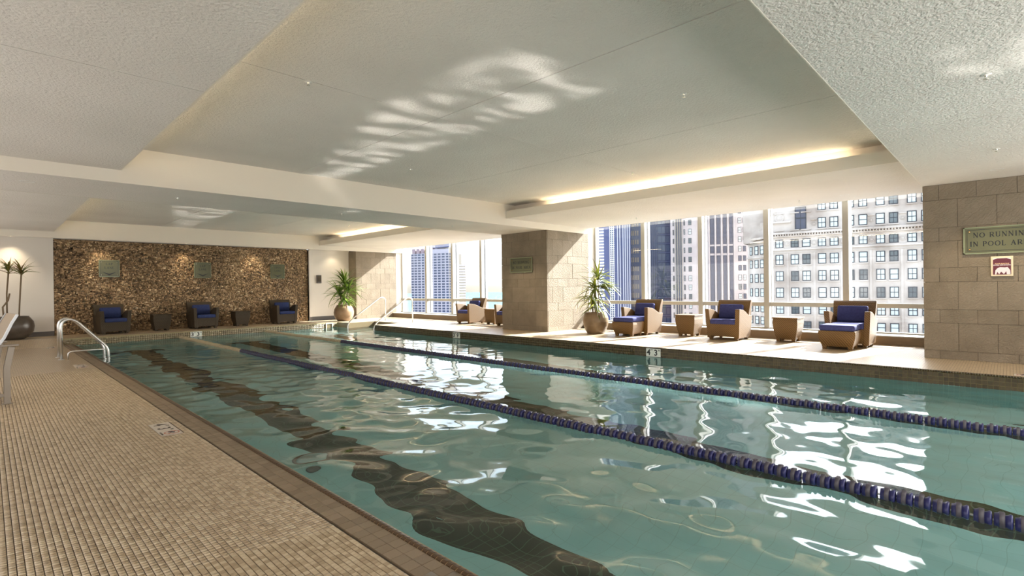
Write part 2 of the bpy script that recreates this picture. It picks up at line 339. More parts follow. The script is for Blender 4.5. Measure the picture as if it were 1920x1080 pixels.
# left deck: mosaic pieces built near, material beyond
pit = .0305; g = .0022
fl = MB().box(-2, XO - .012, -3, 11.6, ZD - .25, ZD - .004).build('floor', m_grout, kind='structure')
far = MB(); far.box(-2, XO - .012, 11.6, 17.2, ZD - .25, ZD)
far.hexa([(-2, 17.2, -.4), (XO - .012, 17.2, -.4), (XO - .012, 18.0, -.4), (-2, 18.0, -.4), (-2, 17.2, ZD), (XO - .012, 17.2, ZD), (XO - .012, 18.0, 0), (-2, 18.0, 0)])
far.box(-2, XO - .012, 18.0, YB + .3, -.4, 0).build('floor', m_deck, kind='structure')
tiles = []
for j in range(int((11.6 - 1.15) / pit)):
    for i in range(int((XO + .62) / pit)):
        x1 = XO - .014 - i * pit; y0 = 1.15 + j * pit
        if x1 < -.12 or (x1 > 1.128 and x1 - pit < 1.302 and y0 + pit > 5.668 and y0 < 6.242): continue
        tiles.append((x1 - pit + .0042, x1, y0, y0 + pit - .0016, ZD - .006, ZD + random.uniform(-.0007, .0007)))
tiles.sort(key=lambda t: (t[0] - .0) ** 2 * .5 + (t[2]) ** 2)
tm = MB().box(-(pit - .0042) / 2, (pit - .0042) / 2, -(pit - .0016) / 2, (pit - .0016) / 2, -.006, 0).mesh('tile', m_tile_part, bevel=.0012)
vis = [t for t in tiles if t[0] * .75 + .05 + 0 < 99]
# nearest pieces inside the frame are objects of their own
def inframe(x, y, z):
    d = Vector((x, y, z)) - Vector((0, 0, 1.2)); a = d.dot(fw)
    return a > 0 and abs(d.dot(rr) / a) < 1.0 and abs(d.dot(uu) / a) < .56
near = [t for t in tiles if inframe(t[1], t[2], ZD)][:300]; ns = set(near)
for t in near: link('tile', tm, fl, ((t[0] + t[1]) / 2, (t[2] + t[3]) / 2, t[5]))
grid_boxes('deck_tiles', [t for t in tiles if t not in ns], m_tile, fl)
# right deck, far deck
MB().box(XW + .012, 12.6, -3, 15.1, -1.5, 0).box(10.0, 12.6, 15.1, 16.8, -1.5, 0).box(XW + .012, 12.6, 16.8, YF + .012, -1.5, 0).build('floor', m_deck, kind='structure')
MB().box(XO - .012, 12.6, YF + .012, YB + .3, -1.5, 0).build('floor', m_deck, kind='structure')
# pool basin
MB().box(XL - .6, 10.2, YN - .2, YF + .4, ZB - .2, ZB).build('pool_floor', m_pool, kind='structure')
MB().box(XL - .02, XL + .0, YN, YF, ZB, ZW - .02).build('pool_wall_left', m_pool, kind='structure')
b = MB(); b.box(XW, XW + .012, YN, 15.1, ZB, ZW); b.box(XW, 10.0, 15.09, 15.1, ZB, ZW); b.box(XW, 10.0, 16.8, 16.81, ZB, ZW); b.box(9.99, 10.0, 15.1, 16.8, ZB, ZW); b.box(XW, XW + .012, 16.8, YF, ZB, ZW)
b.build('pool_wall_right', m_pool, kind='structure')
MB().box(XL, XW, YF, YF + .012, ZB, ZW).build('pool_wall_far', m_pool, kind='structure')
MB().box(XL - .3, XW + .2, YN - .1, YN, ZB, 0).build('pool_wall_near', m_pool, kind='structure')
st = MB()
for k in range(4): st.box(9.0 + k * .25, 10.0, 15.1, 16.8, ZB, ZB + .3 * (k + 1) - .05)
st.build('pool_steps', m_pool, kind='structure')
for k, x in enumerate((2.7, 5.25, 7.75)):
    q = MB().box(x - .23, x + .23, YN + 1, 15.7, ZB, ZB + .004).box(x - .52, x + .52, 15.7, 15.95, ZB, ZB + .004).build('lane_line', m_stripe)
    tag(q, ['dark tiled lap line on pool floor nearest the ladder side', 'dark tiled lap line on pool floor between the two lane ropes', 'dark tiled lap line on pool floor beside the window wall'][k], 'lane line', 'lap lines on the pool floor')
# water surface: real ripples
def water(x0, x1, y0, y1, st):
    nx = int((x1 - x0) / st) + 1; ny = int((y1 - y0) / st) + 1
    X, Y = np.meshgrid(np.linspace(x0, x1, nx), np.linspace(y0, y1, ny)); Z = np.zeros_like(X); r = np.random.default_rng(3)
    amp = .34 + 1.25 / (1 + np.exp((X - 4.6 + .12 * (Y - 4)) * 1.6)); 
    amp *= .75 + .45 * np.sin(X * .9 + 1.3) * np.sin(Y * .55 + .7)
    for k in range(46):
        lam = .22 * 1.055 ** k if k < 30 else .9 + .06 * (k - 30); th = r.uniform(-.9, .9) + (PI / 2 if r.random() < .35 else .15)
        kx, ky = 2 * PI / lam * math.cos(th), 2 * PI / lam * math.sin(th)
        Z += (.0030 if lam < .5 else .0020) * lam * np.sin(kx * X + ky * Y + r.uniform(0, 6.28) + .6 * np.sin(.9 * X + r.uniform(0, 6)) + .6 * np.sin(.7 * Y + r.uniform(0, 6)))
    return X, Y, ZW + Z * amp, nx, ny
def grid_mesh(name, X, Y, Z, nx, ny, mt):
    v = np.stack([X, Y, Z], -1).reshape(-1, 3); i = np.arange(nx * ny).reshape(ny, nx)
    F = np.stack([i[:-1, :-1], i[:-1, 1:], i[1:, 1:], i[1:, :-1]], -1).reshape(-1, 4)
    me = bpy.data.meshes.new(name); me.from_pydata(v.tolist(), [], F.tolist()); me.materials.append(mt); me.shade_smooth(); return me
wo = link('pool_water', grid_mesh('pool_water', *water(XL - .015, XW, YN, YF, .035), m_water), kind='structure')
wo2 = link('pool_water', grid_mesh('pool_water', *water(XW, 10.0, 15.1, 16.8, .05), m_water), kind='structure')
# right wall tile band: cap row + three rows
tp = .0545
bk = MB().box(XW + .004, XW + .014, YN, 15.1, ZW - .03, -.004).build('trim_1', m_bgrout, kind='structure')
bb, cap = [], []
for j in range(int((15.1 - YN) / tp)):
    y0 = YN + j * tp
    for k in range(3): bb.append((XW - .002, XW + .006, y0 + .0025, y0 + tp - .0025, -.028 - (k + 1) * tp + .0025, -.028 - k * tp - .0025))
for j in range(int((15.1 - YN) / (tp / 2))):
    y0 = YN + j * tp / 2; cap.append((XW - .003, XW + .014, y0 + .0015, y0 + tp / 2 - .0015, -.026, .002))
bb.sort(key=lambda t: abs(t[2] - .15) + (0 if t[2] > -.15 else 50))
tm2 = MB().box(-.004, .004, -tp / 2 + .0025, tp / 2 - .0025, -tp / 2 + .0025, tp / 2 - .0025).mesh('tile', m_btile_part, bevel=.0015)
for t in bb[:300]: link('tile', tm2, bk, ((t[0] + t[1]) / 2, (t[2] + t[3]) / 2, (t[4] + t[5]) / 2))
grid_boxes('band_tiles', bb[300:], m_btile, bk, skip_bottom=False); grid_boxes('cap_tiles', cap, m_btile, bk, skip_bottom=False)
bk2 = MB().box(XO, XW + .2, YF + .002, YF + .014, ZW - .03, -.004).build('trim_2', m_bgrout, kind='structure')
bb = []
for j in range(int((XW - XO) / tp)):
    for k in range(3): x0 = XO + j * tp; bb.append((x0 + .0025, x0 + tp - .0025, YF - .004, YF + .004, -.028 - (k + 1) * tp + .0025, -.028 - k * tp - .0025))
m_btile2 = tone_mat('olive_brown_pool_tile', [(0, (.19, .15, .085)), (1, (.27, .22, .13))], .3, .05, 30)
grid_boxes('band_tiles', bb, m_btile2, bk2, skip_bottom=False); MB().box(XO, XW + .2, YF - .005, YF + .012, -.026, .003).build('edge_strip', m_bgrout, bk2)
bk3 = MB().box(9.985, 9.99, 15.1, 16.8, ZW, -.003).box(XW, 9.99, 16.79, 16.8, ZW, -.003).box(XW + .002, XW + .014, 16.8, YF, ZW - .03, -.004).build('trim_3', m_btile2, kind='structure')
# left gutter: two rows of tiles and the ribbed lip
gt = MB().box(XO - .012, XL - .012, YN, YF + .4, ZW - .3, ZD - .012).build('trim_4', m_lipgrout, kind='structure')
MB().box(XO - .0125, XO + .006, YN, YF, ZD - .02, ZD - .0105).build('gutter_gap', m_dark, gt)
gl = .078; rows = []
for j in range(int((YF - YN) / gl)):
    for k in range(2):
        x0 = XO + .008 + k * .079; y0 = YN + j * gl
        rows.append((x0, x0 + .0765, y0 + .0013, y0 + gl - .0013, ZD - .02, ZD - .003 + random.uniform(-.0006, .0006)))
sel = sorted([r for r in rows if inframe(r[1], r[2], ZD)], key=lambda t: t[2])[:300]; ss = set(sel)
tm3 = MB().box(-.0383, .0383, -gl / 2 + .0013, gl / 2 - .0013, -.017, 0).mesh('tile', m_gtile_part, bevel=.0015)
for t in sel: link('tile', tm3, gt, ((t[0] + t[1]) / 2, (t[2] + t[3]) / 2, t[5]))
grid_boxes('gutter_tiles', [r for r in rows if r not in ss], m_gtile, gt)
lp = .039
prof = [(.170, -.003), (.176, .001), (.184, .0035), (.195, .003), (.207, -.002), (.219, -.012), (.228, -.024), (.232, -.045), (.205, -.045), (.170, -.03)]
lm = MB().prism(prof, -lp / 2 + .003, lp / 2 - .003, lambda p, q, a: (p, a, q)).mesh('lip_rib', m_lip)
ys = [YN + (j + .5) * lp for j in range(int((YF - YN) / lp))]
vis = [y for y in ys if y > 1.45]
for y in vis[:300]: link('lip_rib', lm, gt, (XO, y, ZD))
q = MB()
for y in [y for y in ys if y <= 1.45] + vis[300:]: q.prism(prof, y - lp / 2 + .003, y + lp / 2 - .003, lambda p, q_, a: (XO + p, a, ZD + q_))
q.build('lip_ribs', m_lip, gt, kind='stuff')
MB().prism([(p - .0025 if p > .2 else p, q_ - .003) for p, q_ in prof], YN, YF, lambda p, q_, a: (XO + p, a, ZD + q_)).build('lip_joint', m_lipgrout, gt)

# ------------------------------------------------------------------ walls
MB().box(-2.2, -2, -3.2, YB + .3, -.4, 3.4).build('wall_left', m_white, kind='structure')
MB().box(-2.2, 12.7, -3.2, -3, -.4, 3.4).build('wall_back', m_white, kind='structure')
fwall = MB().box(-2.2, 1.33, YB, YB + .3, -.1, 3.3).box(8.70, 10.4, YB + .1, YB + .3, -.1, 3.3).box(8.58, 8.70, YB - .06, YB + .3, 0, 2.7).box(1.33, 8.58, YB + .06, YB + .3, -.1, 3.3).build('wall_far', m_white, kind='structure')
MB().box(-2, 1.33, YB - .015, YB, 0, .13).build('baseboard_left', m_base, kind='structure')
MB().box(8.58, 8.71, YB - .075, YB - .06, 0, .15).box(8.7, 10.32, YB + .085, YB + .1, 0, .15).build('baseboard_right', m_base, kind='structure')
MB().box(8.58, 8.605, YB - .065, YB + .05, 0, 2.7).build('trim_5', m_satin, kind='structure')
# mosaic of small wood blocks
mos = MB().box(1.33, 8.58, YB + .03, YB + .06, 0, 2.72).build('mosaic_panel', m_dark, kind='structure')
bx, tn = [], []
z = .0; rh = .0285
pan = {}
while z < 2.70:
    x = 1.335
    while x < 8.575:
        wd = random.choice((.027, .027, .03, .04, .055, .08)); x1 = min(x + wd, 8.578)
        key = (int((x - 1.33) / .62), int(z / .62)); pan.setdefault(key, random.uniform(-.09, .09))
        h = rh if random.random() < .6 or z > 2.62 else rh * 2
        bx.append((x + .0015, x1 - .0015, YB + .03 - random.choice((.006, .012, .018, .026, .034)), YB + .03, z + .0015, z + h - .0015))
        tn.append(min(1, max(0, random.betavariate(2.0, 2.3) * .92 + pan[key])))
        x = x1
    z += rh
grid_boxes('wood_mosaic', bx, m_mosaic, mos, cols=tn, skip_bottom=False)
# stone pillars built stone by stone
ZC = [0, .13, .555, .766, 1.19, 1.41, 1.82, 2.03, 2.46, 2.70]
def stone_face(par, kind, const, a0, a1, phase, outward, zc=ZC):
    """face on X=const ('x') or Y=const ('y') from a0 to a1"""
    for k in range(len(zc) - 1):
        z0, z1 = zc[k], zc[k + 1]; off = phase + (.0 if k % 2 else .215); a = a0 - ((off) % .435)
        while a < a1:
            p, q = max(a, a0), min(a + .435, a1); a += .435
            if q - p < .02: continue
            t = .03 + random.uniform(-.0025, .0025); m = MB(); e = .0022
            lo, hi = sorted((const, const + outward * t))
            if kind == 'x': m.box(lo, hi, p + e, q - e, z0 + e, z1 - e)
            else: m.box(p + e, q - e, lo, hi, z0 + e, z1 - e)
            m.build('stone', m_stone, par)
def pillar(name, x0, x1, y0, y1, faces, label):
    o = MB().box(x0 + .02, x1, y0 + (.02 if 'y' in faces else 0), y1 - (.02 if 'Y' in faces else 0), 0, 2.75).build(name, m_dark, kind='structure')
    if 'x' in faces: stone_face(o, 'x', x0 + .03, y0, y1, .02, -1)
    if 'y' in faces: stone_face(o, 'y', y0 + .03, x0 + .03, x1, .24, -1)
    if 'Y' in faces: stone_face(o, 'y', y1 - .03, x0 + .03, x1, .24, 1)
    o['label'] = label
    return o
pillar('wall_pillar_middle', 10.32, 12.18, 8.73, 10.43, 'xyY', 'square pillar clad in brown split-face stone blocks beside the pool')
pillar('wall_pillar_near', 10.32, 12.18, -.73, .97, 'xY', 'stone clad pillar at the near end of the window wall')
pillar('wall_pillar_far', 10.32, 12.18, 18.70, YB + .3, 'xy', 'stone clad pillar in the far corner beside the window')
# ceiling
def ceil(name, rects, z, mt=m_ceil, th=.03, e=.006):
    xs = [r[0] for r in rects] + [r[1] for r in rects]; ysn = [r[2] for r in rects] + [r[3] for r in rects]
    o = MB().box(min(xs), max(xs), min(ysn), max(ysn), z + .012, z + .10).build(name, m_dark, kind='structure')
    for x0, x1, y0, y1 in rects:
        MB().box(x0 + (e if x0 > min(xs) else 0), x1 - (e if x1 < max(xs) else 0), y0 + (e if y0 > min(ysn) else 0), y1 - (e if y1 < max(ysn) else 0), z, z + th).build('ceiling_panel', mt, o)
    return o
def bay(y0, y1, ym):
    cx = [.92, 3.75, 6.35, 9.12]; cyy = [y0, ym, y1] if ym else [y0, y1]
    ceil('ceiling', [(cx[i], cx[i + 1], cyy[j], cyy[j + 1]) for i in range(3) for j in range(len(cyy) - 1)], 3.20)
    cyl = [y0, ym + .03, y1] if ym else [y0, y1]
    ceil('ceiling', [(-2, 1.30, cyl[j], cyl[j + 1]) for j in range(len(cyl) - 1)], 2.87)
    MB().box(1.296, 1.31, y0, y1, 2.869, 2.985).build('trim_6', m_face, kind='structure')
    MB().box(.80, .92, y0, y1, 2.96, 3.3).build('trim_7', m_face, kind='structure')
    ceil('ceiling', [(8.80, 12.18, y0, (y0 + y1) / 2 + .1), (8.80, 12.18, (y0 + y1) / 2 + .1, y1)], 2.86, e=.0015)
    MB().box(12.165, 12.185, y0, y1, 2.858, 2.97).build('trim_10', m_face, kind='structure')
    MB().box(8.795, 8.83, y0, y1, 2.858, 3.04).build('trim_8', m_face, kind='structure')
    MB().box(9.12, 9.3, y0, y1, 2.95, 3.3).build('trim_9', m_face, kind='structure')
bay(.97, 8.73, 4.80); bay(10.43, 18.65, None)
ceil('ceiling', [(-2, 12.6, -3, -.73)], 2.87)
def beam(y0, y1):
    o = ceil('ceiling_beam', [(-2, 3.75, y0, y1), (3.75, 6.35, y0, y1), (6.35, 12.6, y0, y1)], 2.70, e=.003)
    MB().box(-2, 12.6, y0 - .004, y0 + .003, 2.698, 3.3).build('beam_face', m_face, o); MB().box(-2, 12.6, y1 - .003, y1 + .004, 2.698, 3.3).build('beam_face', m_face, o)
beam(8.73, 10.43); beam(-.73, .97)
hb = MB().box(-2, 12.6, 18.65, 18.70, 2.70, 3.3).box(-2, 12.6, 18.70, YB + .3, 2.78, 3.3).build('ceiling_header', m_face, kind='structure')
MB().box(-2.2, 12.7, -3.2, YB + .3, 3.30, 3.4).build('ceiling_slab', m_face, kind='structure')
# windows
def glazing(n, y0, y1, mull, jambs):
    zt = 3.28
    o = MB().box(12.0, 12.62, y0, y1, 0, .155).build('window_%d' % n, m_sill, kind='structure', label=None)
    MB().box(11.985, 12.46, y0, y1, .155, .175).build('sill_cap', m_frame, o)
    MB().box(12.42, 12.52, y0, y1, .685, .775).build('transom', m_frame, o)
    MB().box(12.42, 12.52, y0, y1, .175, .205).build('bottom_rail', m_frame, o)
    for y, wd in jambs: MB().box(12.46, 12.54, y - wd / 2, y + wd / 2, .175, zt).build('jamb', m_frame, o)
    ed = sorted([y0, y1] + mull)
    for y in mull:
        MB().box(12.40, 12.53, y - .055, y + .055, .175, zt).build('mullion', m_frame, o)
        MB().box(12.53, 12.60, y - .025, y + .025, 0, zt).box(12.60, 12.70, y - .055, y + .055, 0, zt).build('outer_fin', m_alu, o)
    for a, b_ in zip(ed[:-1], ed[1:]):
        for z0, z1 in ((.19, .70), (.76, zt)):
            MB().box(12.475, 12.487, a + .02, b_ - .02, z0, z1).build('pane', m_glass, o)
    return o
glazing(1, .97, 8.73, [2.42, 3.965, 5.51, 7.10], [(8.70, .06), (1.0, .06)])
glazing(2, 10.43, 18.70, [12.0, 13.62, 15.24, 16.9], [(18.67, .06), (10.46, .06)])
MB().box(12.3, 12.7, -3, .97, 0, 3.3).box(12.18, 12.7, 8.73, 10.43, 0, 3.3).box(12.18, 12.7, 18.7, YB + .3, 0, 3.3).box(12.62, 12.75, -3, YB + .3, -3, 0).build('wall_right', m_white, kind='structure')

# ------------------------------------------------------------------ lights that belong to the room
m_glow2 = mat('dim_warm_cove_tube', (1, .9, .7), .5, emit=(1, .82, .55), es=13)
def cove(name, x, z, y0, y1, label):
    t = thing(name, label, 'light', (x, (y0 + y1) / 2, z)); h = (y1 - y0) / 2
    MB().tube([(0, -h, 0), (0, h, 0)], .014, 8).build('tube', m_glow if x > 5 else m_glow2, t)
    MB().box(-.03, .03, -h - .02, h + .02, -.05, -.016).build('batten', m_trim, t)
cove('cove_light', 8.98, 3.03, 1.75, 7.65, 'long warm cove light in window side trough of near coffer')
cove('cove_light', 8.98, 3.03, 11.4, 17.6, 'long warm cove light in window side trough of far coffer')
cove('cove_light', 1.12, 3.02, 1.3, 8.3, 'warm cove light behind left soffit edge of near coffer')
cove('cove_light', 1.12, 3.02, 10.9, 18.1, 'warm cove light behind left soffit edge of far coffer')
dl_ring = MB().lathe([(.055, .004), (.058, -.002), (.075, -.004), (.082, .0)], 24).mesh('trim_ring', m_trim, True)
dl_lens_on = MB().lathe([(.0005, .001), (.056, .002)], 24).mesh('lens', m_lamp); dl_lens_off = MB().lathe([(.0005, .02), (.03, .016), (.056, .002)], 24).mesh('lens', m_lampoff, True)
def downlight(x, y, z, on, label):
    t = thing('ceiling_light', label, 'light', (x, y, z), 0, 'recessed downlights'); link('trim_ring', dl_ring, t); link('lens', dl_lens_on if on else dl_lens_off, t)
def spot(loc, aim, e, size, blend=.6, c=(1, .82, .58), r=.04):
    l = bpy.data.lights.new('lamp', 'SPOT'); l.energy = e; l.spot_size = size; l.spot_blend = blend; l.color = c; l.shadow_soft_size = r
    o = bpy.data.objects.new('lamp', l); COL.objects.link(o); o.location = loc; o.rotation_euler = (Vector(aim) - Vector(loc)).to_track_quat('-Z', 'Y').to_euler()
for x, y, z, on, lb in [(.404, 9.43, 2.70, 1, 'lit round downlight in the beam above the left deck'), (9.53, .11, 2.70, 1, 'lit round downlight in near beam beside the stone pillar top'),
        (11.35, 2.22, 2.86, 0, 'unlit round downlight in soffit above the chair nearest the near pillar'), (11.3, 4.79, 2.86, 0, 'unlit round downlight in soffit above the middle window chair'),
        (11.13, 7.33, 2.86, 0, 'unlit round downlight in soffit above the plant by the middle pillar'), (9.31, 9.48, 2.70, 1, 'lit round downlight in the beam beside the middle pillar top'),
        (11.14, 11.73, 2.86, 0, 'round downlight in window soffit just beyond the middle pillar'), (9.6, 18.95, 2.775, 1, 'round downlight above the bushy plant in the far corner')]:
    downlight(x, y, z, on, lb)
    if on: spot((x, y, z - .02), (x, y, 0), 60 if y < 18 else 14, 1.9)
for k, x in enumerate((.47, 2.39, 4.49, 6.58)):
    t = thing('wall_washer', ['small warm washer lamp above white wall by the tall two stem plant', 'small warm washer lamp above the first lap lane sign', 'small warm washer lamp above the middle lap lane sign', 'small warm washer lamp left of the open lane sign'][k], 'light', (x, 18.86, 2.76), 0, 'washer lamps along the mosaic wall')
    MB().lathe([(.035, -.05), (.04, -.05), (.04, .02), (.0, .02)], 16).build('can', m_trim, t, True); MB().lathe([(.0005, -.045), (.035, -.045)], 16).build('lens', m_lamp, t)
    spot((x, 18.86, 2.70), (x, 19.25, 1.2), 30 if k else 40, 1.5, 1.0)
sp_disc = MB().lathe([(.0005, .0), (.034, -.001), (.034, .002)], 20).mesh('escutcheon', m_trim, True)
sp_body = MB().lathe([(.010, 0), (.010, -.012), (.006, -.014), (.006, -.028), (.016, -.030), (.016, -.033), (.0, -.033)], 12).mesh('nozzle', m_chrome, True)
for x, y, z, lb in [(2.19, 4.83, 3.2, 'sprinkler head in upper ceiling panel joint nearest the left soffit'), (5.12, 2.43, 3.2, 'sprinkler head in upper ceiling nearest the camera, middle panel'), (4.99, 7.19, 3.2, 'sprinkler head in upper ceiling near the middle cross beam'), (7.99, 4.76, 3.2, 'sprinkler head in upper ceiling close to the window side cove'),
        (5.09, .11, 2.7, 'large sprinkler head in near beam at upper corner of view'), (8.03, .09, 2.7, 'sprinkler head in near beam beyond the large one'), (11.37, 3.0, 2.86, 'sprinkler in window soffit between two downlights above the wicker chairs'), (11.13, 6.54, 2.86, 'sprinkler in window soffit near the plant by the middle pillar'),
        (7.87, 9.63, 2.7, 'sprinkler in middle beam near the stone pillar'), (4.92, 9.46, 2.7, 'sprinkler in middle beam over pool centre'), (2.16, 9.56, 2.7, 'sprinkler in middle beam over ladder side lap lane'), (11.08, 12.42, 2.86, 'sprinkler in far window soffit above the far wicker table'), (2.06, 13.6, 3.2, 'sprinkler in far coffer at ladder side'), (7.94, 14.8, 3.2, 'sprinkler in far coffer near its lit cove')]:
    t = thing('sprinkler', lb, 'sprinkler', (x, y, z), 0, 'ceiling sprinklers'); link('escutcheon', sp_disc, t); link('nozzle', sp_body, t)

# ------------------------------------------------------------------ lane ropes
def float_mesh(name, mats):
    m = MB(); n = 14
    prof = [(.012, 0), (.044, .004), (.048, .012), (.040, .024), (.036, .034)]
    col = [(.036, .034), (.050, .036), (.051, .058), (.044, .066), (.040, .080), (.012, .082)]
    def ring(pr, lob):
        vs = []; k = len(pr)
        for r, y in pr:
            for i in range(n):
                a = 2 * PI * i / n; q = r * (1 + (lob * math.cos(7 * a) if r > .03 else 0)); vs.append((q * math.cos(a), y, q * math.sin(a)))
        return vs, [(j * n + i, j * n + (i + 1) % n, (j + 1) * n + (i + 1) % n, (j + 1) * n + i) for j in range(k - 1) for i in range(n)]
    m.add(*ring(prof, .06)); m.cm = 1; m.add(*ring(col[:3], .10)); m.cm = 0; m.add(*ring(col[2:], .03))
    return m.mesh(name, mats, True)
fm = float_mesh('float', [m_lfl, m_lgr]); fb = float_mesh('float', [m_lbe, m_lbe2])
for x, lb in ((4.0, 'navy and grey lane rope across the pool, beige at far end, nearest the ladder'), (6.42, 'navy and grey lane rope across the pool, beige at far end, on the window side')):
    t = thing('lane_rope', lb, 'lane rope', (x, 0, ZW + .02), 0, 'floating lane ropes')
    MB().tube([(0, -1.9, 0), (0, YF - .02, 0)], .006, 6).build('cable', m_rope, t)
    y = -1.6; k = 0
    while y < YF - .1:
        link('float', fb if y > 12.4 else fm, t, (random.uniform(-.003, .003), y, random.uniform(-.004, .004)), (0, random.uniform(0, 6.28), 0)); k += 1
        y += .0865 if k % 5 else .098

# ------------------------------------------------------------------ furniture
def rounded(x0, x1, y0, y1, z0, z1, name, mt, par, b=.025, **k):
    return MB().box(x0, x1, y0, y1, z0, z1).build(name, mt, par, smooth=True, bevel=b, **k)
def wick_legs(t, xs, ys, mt):
    for x in xs:
        for y in ys: MB().taper((x - .03, x + .03, y - .03, y + .03), (x - .04, x + .04, y - .04, y + .04), 0, .07).build('leg', mt, t)
def armchair(label, loc, rz, wk, bl, group, towel=False):
    t = thing('wicker_armchair', label, 'armchair', loc, rz, group)
    arm = [(-.355, .045), (-.372, .30), (-.395, .655), (-.385, .667), (-.30, .664), (-.16, .645), (-.02, .60), (.10, .545), (.20, .515), (.30, .51), (.37, .51), (.345, .30), (.30, .045)]
    for s in (-1, 1):
        MB().prism(arm, 0, 1, lambda p, q, a: (s * ((.245 if a else .335) + .055 * q), p, q)).build('arm_panel', wk, t, bevel=.008)
    MB().hexa([(-.262, -.352, .075), (.262, -.352, .075), (.255, -.26, .075), (-.255, -.26, .075), (-.278, -.372, .345), (.278, -.372, .345), (.27, -.27, .345), (-.27, -.27, .345)]).build('front_apron', wk, t, bevel=.008)
    MB().box(-.262, .262, -.28, .26, .26, .335).build('seat_deck', wk, t)
    bkp = [(.13, .31), (.20, .50), (.255, .68), (.315, .815), (.345, .845), (.385, .84), (.40, .81), (.385, .68), (.36, .50), (.33, .30), (.29, .05), (.24, .05)]
    MB().prism(bkp, -1, 1, lambda p, q, a: (a * (.315 + .05 * q), p + .0, q)).build('backrest', wk, t, bevel=.01)
    rounded(-.265, .265, -.395, .15, .338, .445, 'seat_cushion', bl, t, .03)
    c = rounded(-.25, .25, -.055, .055, 0, .32, 'back_cushion', bl, t, .035); c.location = (.0, .075, .44); c.rotation_euler = (-.30, 0, 0)
    wick_legs(t, (-.27, .27), (-.30, .24), wk)
    return t
def flared(t, w, d, h, wk, name='body', z0=.055, bul=.05):
    pr = [(0, -.055), (.25, -.03), (.55, -.008), (.8, .0), (1, -.006)]; m = MB(); vs = []
    for f, o in pr:
        z = z0 + f * (h - z0); a, b_ = w / 2 + o, d / 2 + o; vs += [(-a, -b_, z), (a, -b_, z), (a, b_, z), (-a, b_, z)]
    fs = [(3, 2, 1, 0), (16, 17, 18, 19)] + [(4 * j + i, 4 * j + (i + 1) % 4, 4 * j + 4 + (i + 1) % 4, 4 * j + 4 + i) for j in range(4) for i in range(4)]
    m.add(vs, fs).build(name, wk, t, bevel=.006)
    wick_legs(t, (-w / 2 + .09, w / 2 - .09), (-d / 2 + .09, d / 2 - .09), wk)
def side_table(label, loc, rz, wk, group):
    t = thing('wicker_side_table', label, 'side table', loc, rz, group); flared(t, .47, .47, .475, wk)
    MB().box(-.245, .245, -.245, .245, .475, .50).build('table_top', wk, t, bevel=.006); return t
def ottoman(label, loc, rz, wk, bl, group):
    t = thing('wicker_ottoman', label, 'ottoman', loc, rz, group); flared(t, .58, .52, .335, wk)
    rounded(-.275, .275, -.245, .245, .335, .44, 'cushion', bl, t, .03); return t
G1, G2 = 'wicker armchairs along the windows', 'dimly lit wicker armchairs along the mosaic wall'
W = -PI / 2
c1 = armchair('golden brown wicker armchair with navy cushions beside the plant and middle pillar', (11.38, 6.55, 0), W, m_wick, m_blue, G1)
dup(c1, (11.38, 4.42, 0), W, 'golden brown wicker armchair without ottoman, between two wicker side tables', G1)
dup(c1, (11.52, 2.17, 0), W, 'golden brown wicker armchair with ottoman nearest the near stone pillar', G1)
dup(c1, (11.42, 13.02, 0), W - .06, 'golden brown wicker armchair in far window bay, in full view', G1)
dup(c1, (11.40, 11.12, 0), W, 'golden brown wicker armchair mostly hidden behind the middle pillar under green towel', G1)
o1 = ottoman('wicker ottoman with navy cushion in front of the chair beside the plant', (10.73, 6.56, 0), W, m_wick, m_blue, 'wicker ottomans')
dup(o1, (10.83, 2.22, 0), W, 'wicker ottoman with sunlit navy cushion in front of the chair by near pillar', 'wicker ottomans')
s1 = side_table('golden wicker side table right of the chair beside the plant', (11.52, 5.40, 0), W, m_wick, 'wicker side tables by the windows')
dup(s1, (11.62, 3.30, 0), W, 'golden wicker side table between the two chairs nearest the near pillar', 'wicker side tables by the windows')
dup(s1, (11.5, 11.98, 0), W, 'golden wicker side table in the far window bay beside the middle pillar', 'wicker side tables by the windows')
d1 = armchair('dimly lit wicker armchair with royal blue cushions at ladder end of mosaic wall', (2.55, 18.72, 0), .12, m_wickd, m_blued, G2)
dup(d1, (4.88, 18.72, 0), .05, 'dimly lit wicker armchair with royal blue cushions in the middle of mosaic wall', G2)
dup(d1, (7.45, 18.72, 0), -.02, 'dimly lit wicker armchair with royal blue cushions below the open lane sign', G2)
k1 = side_table('dimly lit wicker side table between first and middle chairs at mosaic wall', (3.75, 18.75, 0), 0, m_wickd, 'dimly lit wicker side tables')
dup(k1, (6.03, 18.75, 0), 0, 'dimly lit wicker side table between middle chair and open lane chair', 'dimly lit wicker side tables')
t = thing('towel', 'green towel with white mark over the half hidden chair back', 'towel', (11.70, 11.45, 0), W)
MB().prism([(-.075, .55), (-.02, .80), (.03, .862), (.075, .865), (.10, .80), (.085, .6), (.075, .6), (.085, .80), (.07, .85), (.035, .848), (-.008, .79), (-.062, .55)], -.16, .16, lambda p, q, a: (a, p, q)).build('cloth', m_green, t)
MB().hexa([(-.06, -.064, .64), (.05, -.064, .64), (.05, -.060, .64), (-.06, -.060, .64), (-.06, -.042, .74), (.05, -.042, .74), (.05, -.038, .74), (-.06, -.038, .74)]).build('white_mark', m_pwhite, t)

